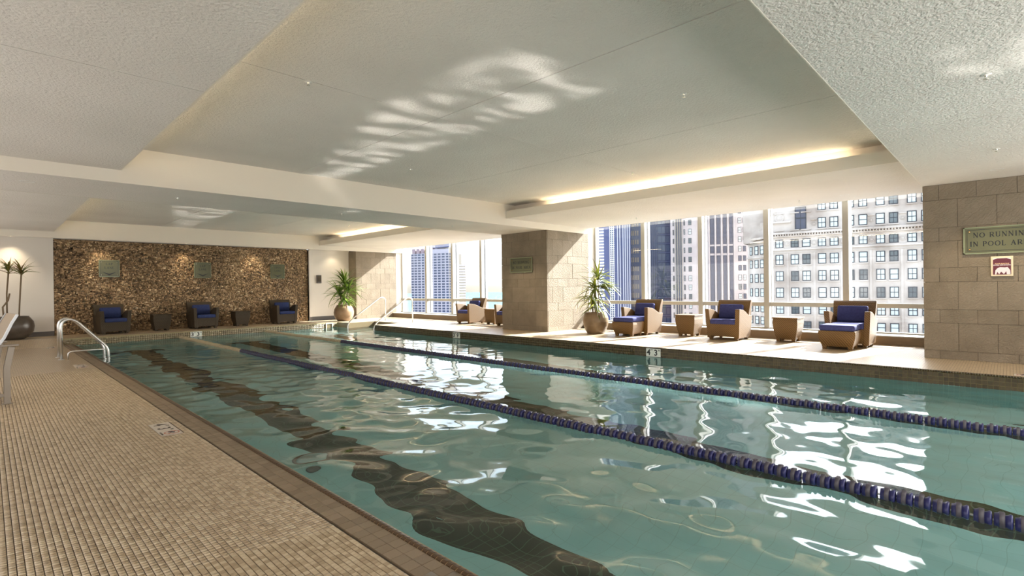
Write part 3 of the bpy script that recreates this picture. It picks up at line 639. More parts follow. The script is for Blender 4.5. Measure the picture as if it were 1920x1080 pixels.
# ------------------------------------------------------------------ plants
def leaf_mesh(L_, wd, arch, mt, seed):
    r = random.Random(seed); n = 7; vs = []; tw = r.uniform(-.3, .3)
    for i in range(n):
        f = i / (n - 1); x = L_ * f * (1 - .18 * arch * f); z = L_ * (-.55 * arch * f * f); ww = wd * (math.sin(PI * min(1, .12 + f * .88)) ** .6) * (1 - f) ** .35 + .0008
        y = .05 * L_ * tw * f * f
        vs += [(x, y - ww, z + ww * .35), (x, y, z), (x, y + ww, z + ww * .35)]
    fs = [(3 * i + j, 3 * i + j + 1, 3 * i + 4 + j, 3 * i + 3 + j) for i in range(n - 1) for j in range(2)]
    me = bpy.data.meshes.new('leaf'); me.from_pydata(vs, [], fs); me.materials.append(mt); me.shade_smooth(); return me
def plant(label, loc, potprof, potmat, canes, heads, mt, wd, seed, soil_r, soil_z):
    r = random.Random(seed); t = thing('potted_plant', label, 'plant', loc, 0)
    MB().lathe(potprof, 40, cap=False).build('pot', potmat, t, True)
    MB().lathe([(.0005, soil_z + .01), (soil_r, soil_z)], 24).build('soil', m_soil, t)
    for pts, rad in canes: MB().tube(pts, rad, 8).build('cane', m_cane, t, True)
    ms = [leaf_mesh(1, wd * (.8 + .1 * k), a, mt, seed + k) for k, a in enumerate((.15, .4, .7, 1.0, 1.3, .55))]
    for (hx, hy, hz), n, ln, e0, e1, az0, az1 in heads:
        for k in range(int(n * 1.6)):
            az = r.uniform(az0, az1); el = r.uniform(e0, e1); o = link('leaf', ms[r.randrange(6)], t, (hx, hy, hz + r.uniform(-.10, .06)))
            o.rotation_euler = (r.uniform(-.4, .4), -el, az); sc = ln * r.uniform(.7, 1.12); o.scale = (sc, sc, sc)
    return t
def ribs(prof, n, amp):
    out = []
    for i in range(n + 1):
        f = i / n * (len(prof) - 1); j = min(int(f), len(prof) - 2); u = f - j
        a, b_ = prof[j], prof[j + 1]; out.append((a[0] * (1 - u) + b_[0] * u + (amp if i % 2 else 0), a[1] * (1 - u) + b_[1] * u))
    return out
p1 = [(.0005, 0), (.22, 0), (.30, .08), (.355, .20), (.37, .32), (.35, .44), (.29, .54), (.255, .58), (.27, .60), (.24, .60), (.23, .50)]
T2 = 2 * PI
plant('bushy green plant in smooth bronze pot in the far corner by the white wall', (9.47, 18.12, 0), p1, m_pot1,
      [([(0, 0, .5), (.03, .02, .9), (.05, 0, 1.35)], .018), ([(-.05, 0, .5), (-.12, .05, 1.0)], .016), ([(.05, -.05, .5), (.1, -.1, 1.1)], .016)],
      [((.05, 0, 1.40), 34, .78, .1, 1.35, 0, T2), ((-.14, .05, 1.05), 32, .76, -.15, 1.2, 0, T2), ((.12, -.12, 1.15), 32, .76, -.2, 1.2, 0, T2), ((0, 0, .85), 30, .72, -.45, .6, 0, T2)], m_leaf1, .040, 5, .24, .52)
p2 = ribs([(.21, 0), (.255, .08), (.30, .20), (.318, .30), (.31, .40), (.275, .50), (.25, .535)], 44, .007)
plant('spiky olive green plant in ribbed brown pot against the sunlit pillar', (10.74, 7.50, 0), [(.0005, 0)] + p2 + [(.225, .53), (.22, .44)], m_pot2,
      [([(0, 0, .45), (.02, .02, .8), (.02, .03, 1.12)], .014), ([(.04, -.05, .45), (.06, -.06, .9), (.05, -.05, 1.42)], .013), ([(-.05, .04, .45), (-.09, .06, .85)], .013)],
      [((.02, .03, 1.16), 30, .66, -.5, .9, 0, T2), ((.05, -.05, 1.42), 22, .62, -.1, 1.5, 0, T2), ((.06, -.12, 1.24), 16, .60, -.15, .35, 4.2, 5.4), ((-.09, .06, .90), 24, .58, -.5, .6, 0, T2), ((0, 0, .74), 12, .6, -.7, .2, 0, T2)], m_leaf2, .042, 11, .22, .47)
p3 = [(.0005, 0), (.20, 0), (.30, .07), (.385, .20), (.405, .33), (.385, .46), (.32, .56), (.30, .585), (.30, .60), (.27, .60), (.26, .5)]
plant('tall two stem plant with spiky tops in dark bronze pot by the white wall', (.50, 18.6, 0), p3, m_pot3,
      [([(.10, 0, .5), (.12, 0, 1.0), (.14, 0, 1.4), (.16, 0, 1.76)], .017), ([(-.12, .02, .5), (-.12, .02, 1.2), (-.08, .02, 1.80)], .017), ([(-.18, -.1, .5), (-.2, -.1, .85), (-.1, -.1, 1.02), (-.07, -.1, 1.2)], .018)],
      [((.16, 0, 1.76), 26, .42, .2, 1.4, 0, T2), ((-.08, .02, 1.80), 24, .40, .2, 1.4, 0, T2)], m_leaf3, .05, 23, .27, .52)

# ------------------------------------------------------------------ steel rails, ladder, lounge chair
def arc(p0, c, p1, n=6): return [tuple((1 - t) ** 2 * a + 2 * t * (1 - t) * b_ + t * t * d for a, b_, d in zip(p0, c, p1)) for t in [i / n for i in range(n + 1)]]
for y, lb in ((16.78, 'steel handrail at the far side of the pool steps'), (15.03, 'steel handrail at the near side of the pool steps by window deck')):
    t = thing('stair_handrail', lb, 'handrail', (10.44, y, 0), 0, 'handrails of the pool steps')
    MB().tube([(0, 0, 0), (0, 0, .70)] + arc((0, 0, .72), (0, 0, .88), (-.20, 0, .87)) + arc((-.24, 0, .85), (-1.4, 0, .12), (-1.45, 0, .05)) [:0] + [(-.30, 0, .82), (-1.25, 0, .20)] + arc((-1.3, 0, .165), (-1.52, 0, .02), (-1.53, 0, -.12)) + [(-1.53, 0, -.9)], .021, 12).build('rail', m_steel, t, True)
    MB().lathe([(.021, .012), (.05, .008), (.055, 0)], 20).build('base_flange', m_steel, t, True)
t = thing('pool_ladder', 'curved polished steel pool ladder on the tiled deck edge', 'ladder', (1.05, 13.7, ZD))
for dy in (0, .56):
    MB().tube([(0, dy, 0), (0, dy, .62)] + arc((0, dy, .64), (.0, dy, .80), (.13, dy, .805)) + arc((.16, dy, .80), (.22, dy, .79), (.30, dy, .70)) + arc((.64, dy, .30), (.745, dy, .20), (.75, dy, .06)) + [(.75, dy, -1.0)], .024, 14).build('rail', m_steel, t, True)
    MB().lathe([(.024, .014), (.05, .010), (.056, 0)], 20, (0, dy, 0)).build('flange', m_steel, t, True)
MB().tube([(.10, 0, 0)] + arc((.10, 0, .08), (.10, 0, .16), (.20, 0, .155)) + [(.74, 0, .15)], .014, 10).build('brace', m_steel, t, True)
for z in (-.25, -.5, -.75): MB().box(.72, .80, 0, .56, z, z + .025).build('rung', m_steel, t)
t = thing('lounge_chair', 'curved sling lounge chair with brown metal frame at left edge of deck', 'chair', (.17, 8.8, ZD), .12)
for dx, dy in ((0, 0), (-.62, .05), (0, .75), (-.62, .8)):
    MB().prism([(-.03, 0), (.03, 0), (.03, .42), (.075, .69), (.015, .70), (-.03, .44)], -.018, .018, lambda p, q, a: (dx + p, dy + a, q)).build('leg', m_satin, t, bevel=.004)
    MB().lathe([(.0005, .006), (.05, .004), (.055, 0)], 14, (dx, dy, 0)).build('foot', m_satin, t)
MB().box(-.62, 0, -.015, .015, .09, .13).box(-.62, 0, .76, .79, .09, .13).build('stretcher', m_satin, t, bevel=.004)
for dy in (-.03, .72): MB().box(-.72, .11, dy, dy + .09, .70, .722).build('armrest', m_satin, t, bevel=.006)
sl = [(-.62, .33), (-.5, .36), (-.3, .44), (-.12, .60), (0, .80), (.07, .98), (.12, 1.08)]
def sling(a0, a1, o, mt, nm): MB().prism(sl + [(p - .012 - o, q + .012) for p, q in sl[::-1]], a0, a1, lambda p, q, a: (p, a, q)).build(nm, mt, t)
m_sling = mat('tan_sling_fabric', (.25, .19, .125), .7)
sling(.06, .72, .0, m_sling, 'sling'); sling(.035, .06, .012, m_alu, 'side_rail'); sling(.72, .745, .012, m_alu, 'side_rail')

# ------------------------------------------------------------------ writing
def letters(txt, h, wgt=.10):
    """engraved roman capitals from strokes and serifs, in the xz plane, y=0"""
    K = wgt; k2 = K * .45; G = {}
    def a(cx, cz, rx, rz, t0, t1, n=14): return [('arc', cx, cz, rx, rz, t0, t1, n)]
    G['N'] = (.78, [(.1, 0, .1, 1, k2), (.1, 1, .68, 0, K), (.68, 0, .68, 1, k2), (0, 0, .2, 0, k2), (0, 1, .15, 1, k2), (.58, 1, .78, 1, k2)])
    G['O'] = (.86, a(.43, .5, .38, .48, 0, 360, 22)); G['I'] = (.3, [(.15, 0, .15, 1, K), (.03, 0, .27, 0, k2), (.03, 1, .27, 1, k2)])
    G['R'] = (.72, [(.12, 0, .12, 1, K), (0, 0, .24, 0, k2), (0, 1, .35, 1, k2), (.12, .48, .35, .48, k2), (.35, .48, .70, 0, K)] + a(.35, .74, .24, .26, -90, 90))
    G['P'] = (.62, [(.12, 0, .12, 1, K), (0, 0, .24, 0, k2), (0, 1, .33, 1, k2), (.12, .45, .33, .45, k2)] + a(.33, .725, .24, .275, -90, 90))
    G['U'] = (.76, [(.12, .32, .12, 1, K), (.64, .32, .64, 1, k2), (0, 1, .24, 1, k2), (.54, 1, .74, 1, k2)] + a(.38, .34, .26, .33, 180, 360))
    G['G'] = (.84, a(.43, .5, .38, .48, 40, 320, 18) + [(.72, .05, .72, .40, K), (.60, .40, .82, .40, k2)])
    G['L'] = (.6, [(.12, 0, .12, 1, K), (0, 0, .56, 0, k2), (.56, 0, .58, .22, k2), (0, 1, .24, 1, k2)])
    G['A'] = (.8, [(.40, 1, .10, 0, k2), (.40, 1, .70, 0, K), (.20, .34, .60, .34, k2), (0, 0, .22, 0, k2), (.56, 0, .80, 0, k2)])
    G['E'] = (.6, [(.12, 0, .12, 1, K), (0, 0, .56, 0, k2), (0, 1, .52, 1, k2), (.12, .52, .42, .52, k2), (.56, 0, .57, .2, k2), (.52, 1, .53, .82, k2)])
    x = 0; quads = []
    for ch in txt:
        if ch == ' ': x += .55; continue
        wd, st_ = G[ch]
        for q in st_:
            if q[0] == 'arc':
                _, cx, cz, rx, rz, t0, t1, n = q; pt = []
                for i in range(n + 1):
                    th = math.radians(t0 + (t1 - t0) * i / n); kk = (k2 + (K - k2) * abs(math.cos(th))) / 2
                    pt.append(((x + cx + (rx + kk) * math.cos(th), cz + (rz + kk) * math.sin(th)), (x + cx + (rx - kk) * math.cos(th), cz + (rz - kk) * math.sin(th))))
                for p0, p1_ in zip(pt[:-1], pt[1:]): quads.append((p0[0], p1_[0], p1_[1], p0[1]))
            else:
                x0, z0, x1, z1, ww = q; d = math.hypot(x1 - x0, z1 - z0); nx, nz = -(z1 - z0) / d * ww / 2, (x1 - x0) / d * ww / 2
                quads.append(((x + x0 + nx, z0 + nz), (x + x1 + nx, z1 + nz), (x + x1 - nx, z1 - nz), (x + x0 - nx, z0 - nz)))
        x += wd + .24
    return [[(px * h, pz * h) for px, pz in q] for q in quads], (x - .24) * h
def text_line(par, txt, h, cx, z, yf, wgt=.19, squeeze=1.0):
    qs, wd = letters(txt, h, wgt); m = MB()
    for q in qs: m.prism([((p - wd / 2) * squeeze + cx, zz + z) for p, zz in q], yf, yf + .0015, lambda p, zz, a: (p, a, zz))
    return m.build('lettering', m_ink, par)
def sign(label, loc, rz, w, h, stud, lines, chevron=False):
    t = thing('glass_sign', label, 'sign', loc, rz)
    MB().box(-w / 2, w / 2, -.030, -.018, -h / 2, h / 2).build('glass_plate', [m_sign], t, bevel=.003)
    e = .016; m = MB()
    for x0, x1, z0, z1 in ((-w / 2, w / 2, h / 2 - e, h / 2), (-w / 2, w / 2, -h / 2, -h / 2 + e), (-w / 2, -w / 2 + e, -h / 2, h / 2), (w / 2 - e, w / 2, -h / 2, h / 2)): m.box(x0, x1, -.0325, -.0295, z0, z1)
    m.build('bevelled_edge', m_signe, t)
    i = .045 if w > .6 else .034; m = MB(); l = .006
    for x0, x1, z0, z1 in ((-w / 2 + i, w / 2 - i, h / 2 - i, h / 2 - i + l), (-w / 2 + i, w / 2 - i, -h / 2 + i - l, -h / 2 + i), (-w / 2 + i - l, -w / 2 + i, -h / 2 + i, h / 2 - i), (w / 2 - i, w / 2 - i + l, -h / 2 + i, h / 2 - i)): m.box(x0, x1, -.0315, -.0298, z0, z1)
    m.build('border_line', m_ink, t)
    for sx in (-1, 1):
        for sz in (-1, 1):
            MB().lathe([(.0005, .012), (.008, .010), (.011, .004), (.011, -.03)], 14).build('stud', stud, t, True, loc=(sx * (w / 2 - i - .024), -.03, sz * (h / 2 - i - .024)), rot=(PI / 2, 0, 0))
    for txt, hh, z, sq in lines: text_line(t, txt, hh, 0, z, -.0318, squeeze=sq)
    if chevron:
        a = w * .36; z = -h * .19; MB().prism([(-a, z), (0, z - h * .12), (a, z), (0, z - h * .215)], -.032, -.0300, lambda p, q, y: (p, y, q)).build('chevron', m_ink, t)
    return t
sign('green glass lap lane sign with chevron above the chair at ladder end', (2.565, YB - .012, 1.90), 0, .49, .50, m_chrome, [('LAP', .062, .105, 1), ('LANE', .062, -.005, 1)], True)
sign('green glass lap lane sign with chevron above the middle mosaic wall chair', (5.02, YB - .012, 1.885), 0, .50, .51, m_chrome, [('LAP', .062, .105, 1), ('LANE', .062, -.005, 1)], True)
sign('green glass open lane sign with chevron on the mosaic wall', (7.44, YB - .012, 1.875), 0, .50, .51, m_chrome, [('OPEN', .062, .105, 1), ('LANE', .062, -.005, 1)], True)
sign('green glass no running sign with brass studs on middle pillar', (10.318, 9.64, 1.80), W, .83, .41, m_brass, [('NO RUNNING', .072, .035, .93), ('IN POOL AREA', .072, -.105, .93)])
sign('large green glass no running sign on the near stone pillar', (10.318, .075, 1.80), W, .83, .40, m_brass, [('NO RUNNING', .068, .045, .98), ('IN POOL AREA', .068, -.085, .98)])
t = thing('poster', 'small maroon framed notice under the large green sign', 'poster', (10.318, .072, 1.41), W)
MB().box(-.118, .118, -.022, -.014, -.145, .145).build('backing', m_cream, t, bevel=.002)
MB().box(-.095, .095, -.0245, -.0215, -.122, .12).build('print', m_maroon, t)
rp = random.Random(4)
m = MB()
m.prism([(-.095, .095), (-.05, .115), (.05, .115), (.095, .095), (.095, .12), (-.095, .12)], -.0255, -.0243, lambda p, q, a: (p, a, q))
m.prism([(-.075, -.118), (-.07, -.06), (-.045, -.025), (-.02, -.015), (.03, -.02), (.06, -.015), (.085, -.06), (.088, -.12), (.05, -.12), (.045, -.075), (.02, -.115), (-.01, -.08), (-.03, -.118), (-.05, -.08), (-.06, -.12)], -.0255, -.0243, lambda p, q, a: (p, a, q))
m.build('pale_picture', m_pwhite, t)
def font(txt, size, name, mt, par, loc, rot, bold=0, ax='CENTER'):
    cu = bpy.data.curves.new(name, 'FONT'); cu.body = txt; cu.size = size; cu.align_x = ax; cu.offset = bold; cu.extrude = .0008; cu.resolution_u = 3
    o = bpy.data.objects.new(name, cu); me = bpy.data.meshes.new_from_object(o); bpy.data.objects.remove(o); me.materials.clear(); me.materials.append(mt)
    return link(name, me, par, loc, rot)
font('PLEASE PRACTICE', .019, 'lettering', m_gold, t, (0, -.0255, .030), (PI / 2, 0, 0), .0006)
font('SOCIAL DISTANCING', .019, 'lettering', m_pwhite, t, (0, -.0255, .010), (PI / 2, 0, 0), .0008)
def wall_marker(label, loc, rz, a, b_):
    t = thing('depth_marker', label, 'sign', loc, rz, None)
    for k, (n, u) in enumerate(((a, 'FT'), (b_, 'IN'))):
        x = -.0765 + k * .153
        q = MB().box(x - .075, x + .075, -.009, 0, -.178, -.022).build('marker_tile', m_mark, t, bevel=.002)
        font(n, .155, 'digit', m_ink, q, (x - .022, -.0095, -.150), (PI / 2, 0, 0), .004); font(u, .042, 'unit', m_ink, q, (x + .044, -.0095, -.066), (PI / 2, 0, 0), .001)
    return t
wall_marker('white 3 ft 3 in depth tiles on the far pool wall', (4.41, YF - .004, 0), 0, '3', '3')
wall_marker('white 3 ft 9 in depth tiles on pool wall in front of middle pillar', (XW - .003, 10.83, 0), W, '3', '9')
wall_marker('white 4 ft 3 in depth tiles on pool wall in front of wicker chairs', (XW - .003, 4.92, 0), W, '4', '3')
def deck_marker(label, loc, rz, a='4', b_='3', m_=None):
    t = thing('deck_marker', label, 'sign', loc, rz, None)        # local x along the row, y up
    for k in range(3):
        x = (k - 1) * .19
        q = MB().box(x - .094, x + .094, -.085, .085, -.006, .0025).build('marker_tile', m_markd, t, bevel=.001)
        if k < 2:
            font((a, b_)[k], .15, 'digit', m_dark, q, (x - .02, -.055, .0028), (0, 0, 0), .003); font(('FT', 'IN')[k], .04, 'unit', m_dark, q, (x + .06, .03, .0028), (0, 0, 0), .0008)
        else:
            MB().lathe([(.052, .0028), (.064, .0028), (.064, .0034), (.052, .0034)], 28, (x + .01, .012, 0)).build('ring', m_red, q)
            MB().hexa([(x - .035, .05, .0028), (x - .028, .057, .0028), (x + .055, -.026, .0028), (x + .048, -.033, .0028), (x - .035, .05, .0034), (x - .028, .057, .0034), (x + .055, -.026, .0034), (x + .048, -.033, .0034)]).build('slash', m_red, q)
            MB().tube([(x + .03, .03, .003), (x + .005, .01, .003), (x - .02, -.012, .003)], [.006, .010, .005], 6).build('diver', m_ink, q)
            font('NO DIVING', .022, 'lettering', m_dark, q, (x + .005, -.077, .0028), (0, 0, 0), .0003)
    return t
deck_marker('4 ft 3 in depth marker with no diving symbol in left deck', (1.215, 5.955, ZD), -PI / 2)
deck_marker('small depth marker in the left deck just before the ladder', (1.20, 12.2, ZD), -PI / 2)
deck_marker('faded depth marker in the left deck at far pool corner', (1.12, 17.0, ZD), -PI / 2)
deck_marker('depth marker in window side deck at right edge below near pillar', (9.12, -.32, .0), PI / 2)
deck_marker('shaded depth marker on deck between the two step handrails', (10.2, 15.75, .0), PI / 2)
t = thing('skimmer_plate', 'white square skimmer frame on far pool wall by the steps', 'skimmer', (8.62, YF - .004, -.1))
m = MB()
for a in ((-.13, .13, .055, .085), (-.13, .13, -.12, -.09), (-.13, -.10, -.09, .055), (.10, .13, -.09, .055)): m.box(a[0], a[1], -.02, 0, a[2], a[3])
m.build('frame', m_mark, t, bevel=.003); MB().box(-.1, .1, -.006, 0, -.09, .055).build('flap', m_btile2, t)
t = thing('main_drain', 'pale round main drain cover on the pool floor over the lap line', 'drain', (2.36, 5.15, ZB + .005))
MB().lathe([(.0005, .03), (.10, .028), (.14, .012), (.15, .0)], 32).build('cover', m_drain, t, True); MB().lathe([(.15, .0), (.155, .01), (.20, .008), (.205, 0)], 32).build('rim', m_drain2, t, True)
t = thing('return_jet', 'pale round return jet fitting on window side pool wall', 'jet', (XW, 1.1, -.42), 0)
MB().lathe([(.0005, .02), (.03, .018), (.05, .006), (.055, 0)], 20).build('cap', m_drain, t, True, rot=(0, -PI / 2, 0))
t = thing('wall_box', 'small dark box on the white wall behind the bushy plant', 'box', (9.05, YB + .10, 1.60)); MB().box(-.09, .09, -.06, 0, -.16, .16).build('housing', m_base, t, bevel=.008); MB().box(-.07, .07, -.066, -.058, -.10, .13).build('face', m_dark, t)

# ------------------------------------------------------------------ city outside
def fbox(o, d, u0, u1, v0, v1, t0, t1, m):
    """box on a facade: u along d, t outwards (towards the pool)"""
    nx, ny = -d[1], d[0]
    if nx * (0 - o[0]) + ny * (8 - o[1]) < 0: nx, ny = -nx, -ny
    P = lambda u, t, z: (o[0] + d[0] * u + nx * t, o[1] + d[1] * u + ny * t, z)
    m.hexa([P(u0, t0, v0), P(u1, t0, v0), P(u1, t1, v0), P(u0, t1, v0), P(u0, t0, v1), P(u1, t0, v1), P(u1, t1, v1), P(u0, t1, v1)])
class Face:
    def __init__(s, root, o, az):
        a = math.radians(az); s.root = root; s.o = o; s.d = (math.sin(a), math.cos(a)); s.cache = {}
    def slab(s, name, mt, boxes):
        m = MB()
        for b_ in boxes: fbox(s.o, s.d, *b_, m)
        return m.build(name, mt, s.root)
    def window(s, u0, u1, v0, v1, mats, bars=True, fr=.13, sub=False, kind=0):
        key = (round(u1 - u0, 1), round(v1 - v0, 1), kind); w2, h = (u1 - u0) / 2, v1 - v0
        if key not in s.cache:
            m = MB(); o = (0, 0)
            nx, ny = -s.d[1], s.d[0]
            if nx * (0 - s.o[0]) + ny * (8 - s.o[1]) < 0: nx, ny = -nx, -ny
            P = lambda u, t, z: (s.d[0] * u + nx * t, s.d[1] * u + ny * t, z)
            def B(mm, a0, a1, b0, b1, t0, t1): mm.hexa([P(a0, t0, b0), P(a1, t0, b0), P(a1, t1, b0), P(a0, t1, b0), P(a0, t0, b1), P(a1, t0, b1), P(a1, t1, b1), P(a0, t1, b1)])
            B(m, -w2, w2, h - fr, h, 0, .12); B(m, -w2, w2, 0, fr, 0, .12); B(m, -w2, -w2 + fr, fr, h - fr, 0, .12); B(m, w2 - fr, w2, fr, h - fr, 0, .12)
            if bars: B(m, -w2 + fr, w2 - fr, h * .47, h * .53, 0, .10); 
            if bars and kind != 1: B(m, -.035, .035, fr, h - fr, 0, .09)
            q = MB(); B(q, -w2 + fr, w2 - fr, fr, h - fr, 0, .06)
            s.cache[key] = (m, q, m.mesh('window', mats[0]) if sub else None)
            if not sub:
                m.cm = 1; B(m, -w2 + fr, w2 - fr, fr, h - fr, 0, .06); s.cache[key] = (m.mesh('window', list(mats)), None, None)
            else: s.cache[key] = (m.mesh('window', mats[0]), q.mesh('pane', mats[1]), None)
        c = s.cache[key]; uc = (u0 + u1) / 2; x, y = s.o[0] + s.d[0] * uc, s.o[1] + s.d[1] * uc
        wdw = link('window', c[0], s.root, (x, y, v0))
        if sub: link('pane', c[1], wdw)
        return wdw
# classical stone building opposite
R = thing('stone_building', 'cream classical stone building with rows of dark sash windows opposite', 'building')
f = Face(R, (101.26, 32.11), 170)
f.slab('wall', m_lime, [(-.2, 34, -44, 27.5, -18, 0)])
f.slab('cornice', m_lime, [(-.3, 34, 9.62, 9.85, 0, .35), (-.3, 34, 10.12, 10.45, 0, .7), (-.3, 34, 7.2, 7.5, 0, .35), (-.3, 34, 6.75, 6.85, 0, .2)])
f.slab('dentils', m_lime, [(u * .42, u * .42 + .22, 9.85, 10.12, 0, .5) for u in range(80)])['kind'] = 'stuff'
f.slab('pilaster', m_lime, [(u, u + .35, -44, 6.7, 0, .12) for u in (3.1, 7.3, 11.4, 13.6 + 1.9, 19.7, 24.1, 28.3)])
cols = [(1.32, 2.62), (3.8, 5.07), (5.6, 6.91), (8.04, 9.29), (9.84, 11.1), (12.1, 13.4), (14.03, 15.24), (16.4, 17.64), (18.18, 19.43), (20.59, 21.8), (22.39, 23.5), (24.9, 26.2), (26.8, 28.1), (29.2, 30.4)]
rowsB = [(14.05, 15.95), (10.93, 12.75), (7.68, 9.17), (4.61, 6.43), (1.61, 3.41), (-1.4, .36), (-4.35, -2.6), (-7.2, -5.62), (-10.2, -8.5), (17.1, 19), (20.2, 22.1), (23.3, 25.2)]
rw = random.Random(2)
for i, (u0, u1) in enumerate(cols):
    for v0, v1 in rowsB:
        if i in (0,) and v0 > 10.5: continue
        if i in (1, 2) and v0 > 10.5: continue
        k = rw.choice((0, 0, 0, 1, 2)); f.window(u0, u1, v0, v1, (m_wfr, m_wpane2 if k == 2 else m_wpane), sub=True, kind=k)
        
f.slab('window_ledge', m_lime, [(u0 - .12, u1 + .12, v0 - .22, v0 - .02, 0, .22) for u0, u1 in cols for v0, v1 in rowsB])
f.window(4.5, 6.3, 10.9, 14.9, (m_wfr, m_spand), sub=True, kind=0)
f.slab('balcony_ledge', m_lime, [(.3, 3.9, 12.2, 12.5, 0, .6), (7.0, 7.9, 12.4, 12.6, 0, .3), (15.3, 16.3, 12.4, 12.6, 0, .3), (19.5, 20.5, 12.4, 12.6, 0, .3)])
def roundel(u, v, r):
    nx, ny = -f.d[1], f.d[0]
    if nx * (0 - f.o[0]) + ny * (8 - f.o[1]) < 0: nx, ny = -nx, -ny
    MB().lathe([(.0005, .16), (r * .5, .14), (r * .62, .05), (r * .8, .2), (r, .12), (r, 0)], 18).build('medallion', m_lime, R, True, loc=(f.o[0] + f.d[0] * u, f.o[1] + f.d[1] * u, v), rot=Vector((nx, ny, 0)).to_track_quat('Z', 'Y').to_euler())
for u, v, r in ((3.2, 8.4, .42), (7.45, 8.4, .42), (11.6, 8.4, .42), (15.8, 8.4, .42), (20.0, 8.4, .42), (24.2, 8.4, .42), (5.3, 4.0, .5), (7.45, 11.7, .35), (15.8, 11.7, .35), (20.0, 11.7, .35), (2.0, 13.1, .8), (1.0, 14.2, .5)): roundel(u, v, r)
# its corner wing and tower
f = Face(R, (101.26, 32.11), 40)
f.slab('wing_wall', m_lime, [(-.1, 6.6, -44, 9.2, -10, 0)])
f.slab('wing_cornice', m_lime, [(-.1, 7.0, 9.0, 9.3, -10, .5), (-.1, 7.2, 9.5, 9.9, -10, .8), (-.1, 6.8, 6.1, 6.35, -10, .3)])
f.slab('parapet', m_lime, [(0, 6.2, 9.9, 11.3, -8, -.2), (3.0, 4.6, 11.3, 12.0, -3, -.4), (1.2, 3.0, 11.3, 12.8, -3, -.4)])
MB().lathe([(.0005, 0), (.5, 0), (.5, .3), (.25, .5), (.55, 1.0), (.7, 1.5), (.45, 1.6), (.75, 1.75), (.0005, 1.9)], 16).build('urn', m_lime, R, True, loc=(101.26 + .643 * 5.4, 32.11 + .766 * 5.4, 11.2))
for u0, u1 in ((1.1, 2.3), (2.9, 4.1), (4.9, 5.7)):
    for v0, v1 in ((6.74, 8.41), (4.17, 5.76), (1.41, 3.1), (-1.27, .34), (-4.2, -2.9), (-6.5, -5.0)): f.window(u0, u1, v0, v1, (m_wfr, m_wpane), sub=True, kind=1)
g2 = Face(R, (101.26 + 2, 32.11 + 2.4), 170); g2.slab('tower', m_lime, [(-2.6, 3.5, 9, 30, -9, -.2)])
# grey setback tower
R = thing('grey_tower', 'tall grey stone office tower with dark vertical window strips', 'building')
f = Face(R, (146.81, 64.16), 150); f.slab('wall', m_grey, [(-1.9, 18, -44, 60, -22, 0)])
f.slab('pier', m_grey, [(u, u + .35, -44, 60, 0, .3) for u in (1.3, 3.05, 4.8, 6.5, 8.2)])
rowsT = [(18.74, 20.28), (15.98, 17.59), (13.37, 14.9), (10.6, 12.14), (7.86, 9.39), (5.09, 6.63), (2.29, 3.88), (-.42, 1.19), (-3.1, -1.63), (-5.9, -4.3), (-8.6, -7.1), (21.5, 23)]
for u0, u1 in ((1.82, 2.97), (3.58, 4.62), (5.34, 6.35), (7.07, 8.03)):
    f.slab('spandrel_strip', m_spand, [(u0, u1, -44, 9.6, 0, .08), (u0, u1, 10.2, 12.3, 0, .08), (u0, u1, 12.8, 60, 0, .08)])
    for v0, v1 in rowsT: f.window(u0 + .03, u1 - .03, v0, v1, (m_wfr, rw.choice((m_wpane2, m_wblue, m_wpane2, m_wpane))), fr=.07, kind=rw.randrange(9) + 10, bars=False)
for u0, u1 in ((.3, .62), (9.42, 10.3), (10.7, 11.48), (13.2, 14.0)):
    for v0, v1 in rowsT: f.window(u0, u1, v0, v1, (m_wfr, rw.choice((m_wpane, m_wblue, m_wpane2))), fr=.1, kind=rw.randrange(3) + 20)
f = Face(R, (145.39, 65.62), -20); f.slab('side_wall', m_grey, [(0, 7.33, -44, 60, -20, 0)])
f.slab('side_fin', m_sunlit, [(u, u + .18, -44, 60, 0, .25) for u in (4.0, 4.55, 5.2, 5.75)]); f.slab('side_slot', m_spand, [(u, u + .3, -44, 60, 0, .08) for u in (4.2, 4.8, 5.42)])
for u0, u1 in ((1.37, 2.24), (3.19, 3.56), (6.31, 6.64)):
    for v0, v1 in rowsT: f.window(u0, u1, v0, v1, (m_wfr, rw.choice((m_wpane, m_wpane2))), fr=.09, kind=rw.randrange(3) + 30)
# navy glass tower with fins
R = thing('navy_glass_tower', 'dark navy glass tower with thin vertical fins between grey and white towers', 'building')
f = Face(R, (158.72, 80.6), 150); f.slab('curtain_wall', m_navy, [(-13, 2, -44, 80, -20, 0)])
f.slab('fins', m_ind, [(-9.6 + k * .62, -9.6 + k * .62 + .13, -44, 80, 0, .3) for k in range(9)])['kind'] = 'stuff'
f.slab('floor_bands', m_ind, [(-4.1, 1, v, v + .12, 0, .1) for v in range(-24, 60, 3)])['kind'] = 'stuff'
f.slab('office_windows', m_wblue, [(-3.9 + k * 1.25, -3.9 + k * 1.25 + 1.0, v + .5, v + 2.5, 0, .06) for k in range(4) for v in range(-24, 60, 3)])['kind'] = 'stuff'
f.slab('louvre_windows', m_brick, [(-13 + k * .75, -13 + k * .75 + .5, v, v + 1.6, 0, .06) for k in range(4) for v in range(-24, 60, 3)])['kind'] = 'stuff'
R = thing('indigo_slab_tower', 'indigo tower face with broad pale vertical fins behind the plant', 'building')
f = Face(R, (151.43, 88.1), 150); f.slab('curtain_wall', m_ind, [(-8, -2.6, -44, 80, -2, 0)]); f.slab('fins', m_fin, [(u, u + .3, -44, 80, 0, .4) for u in (-7.1, -6.3, -5.3, -4.6, -3.9, -3.2)])
R = thing('white_grid_tower', 'slim white tower with a grid of small dark windows', 'building')
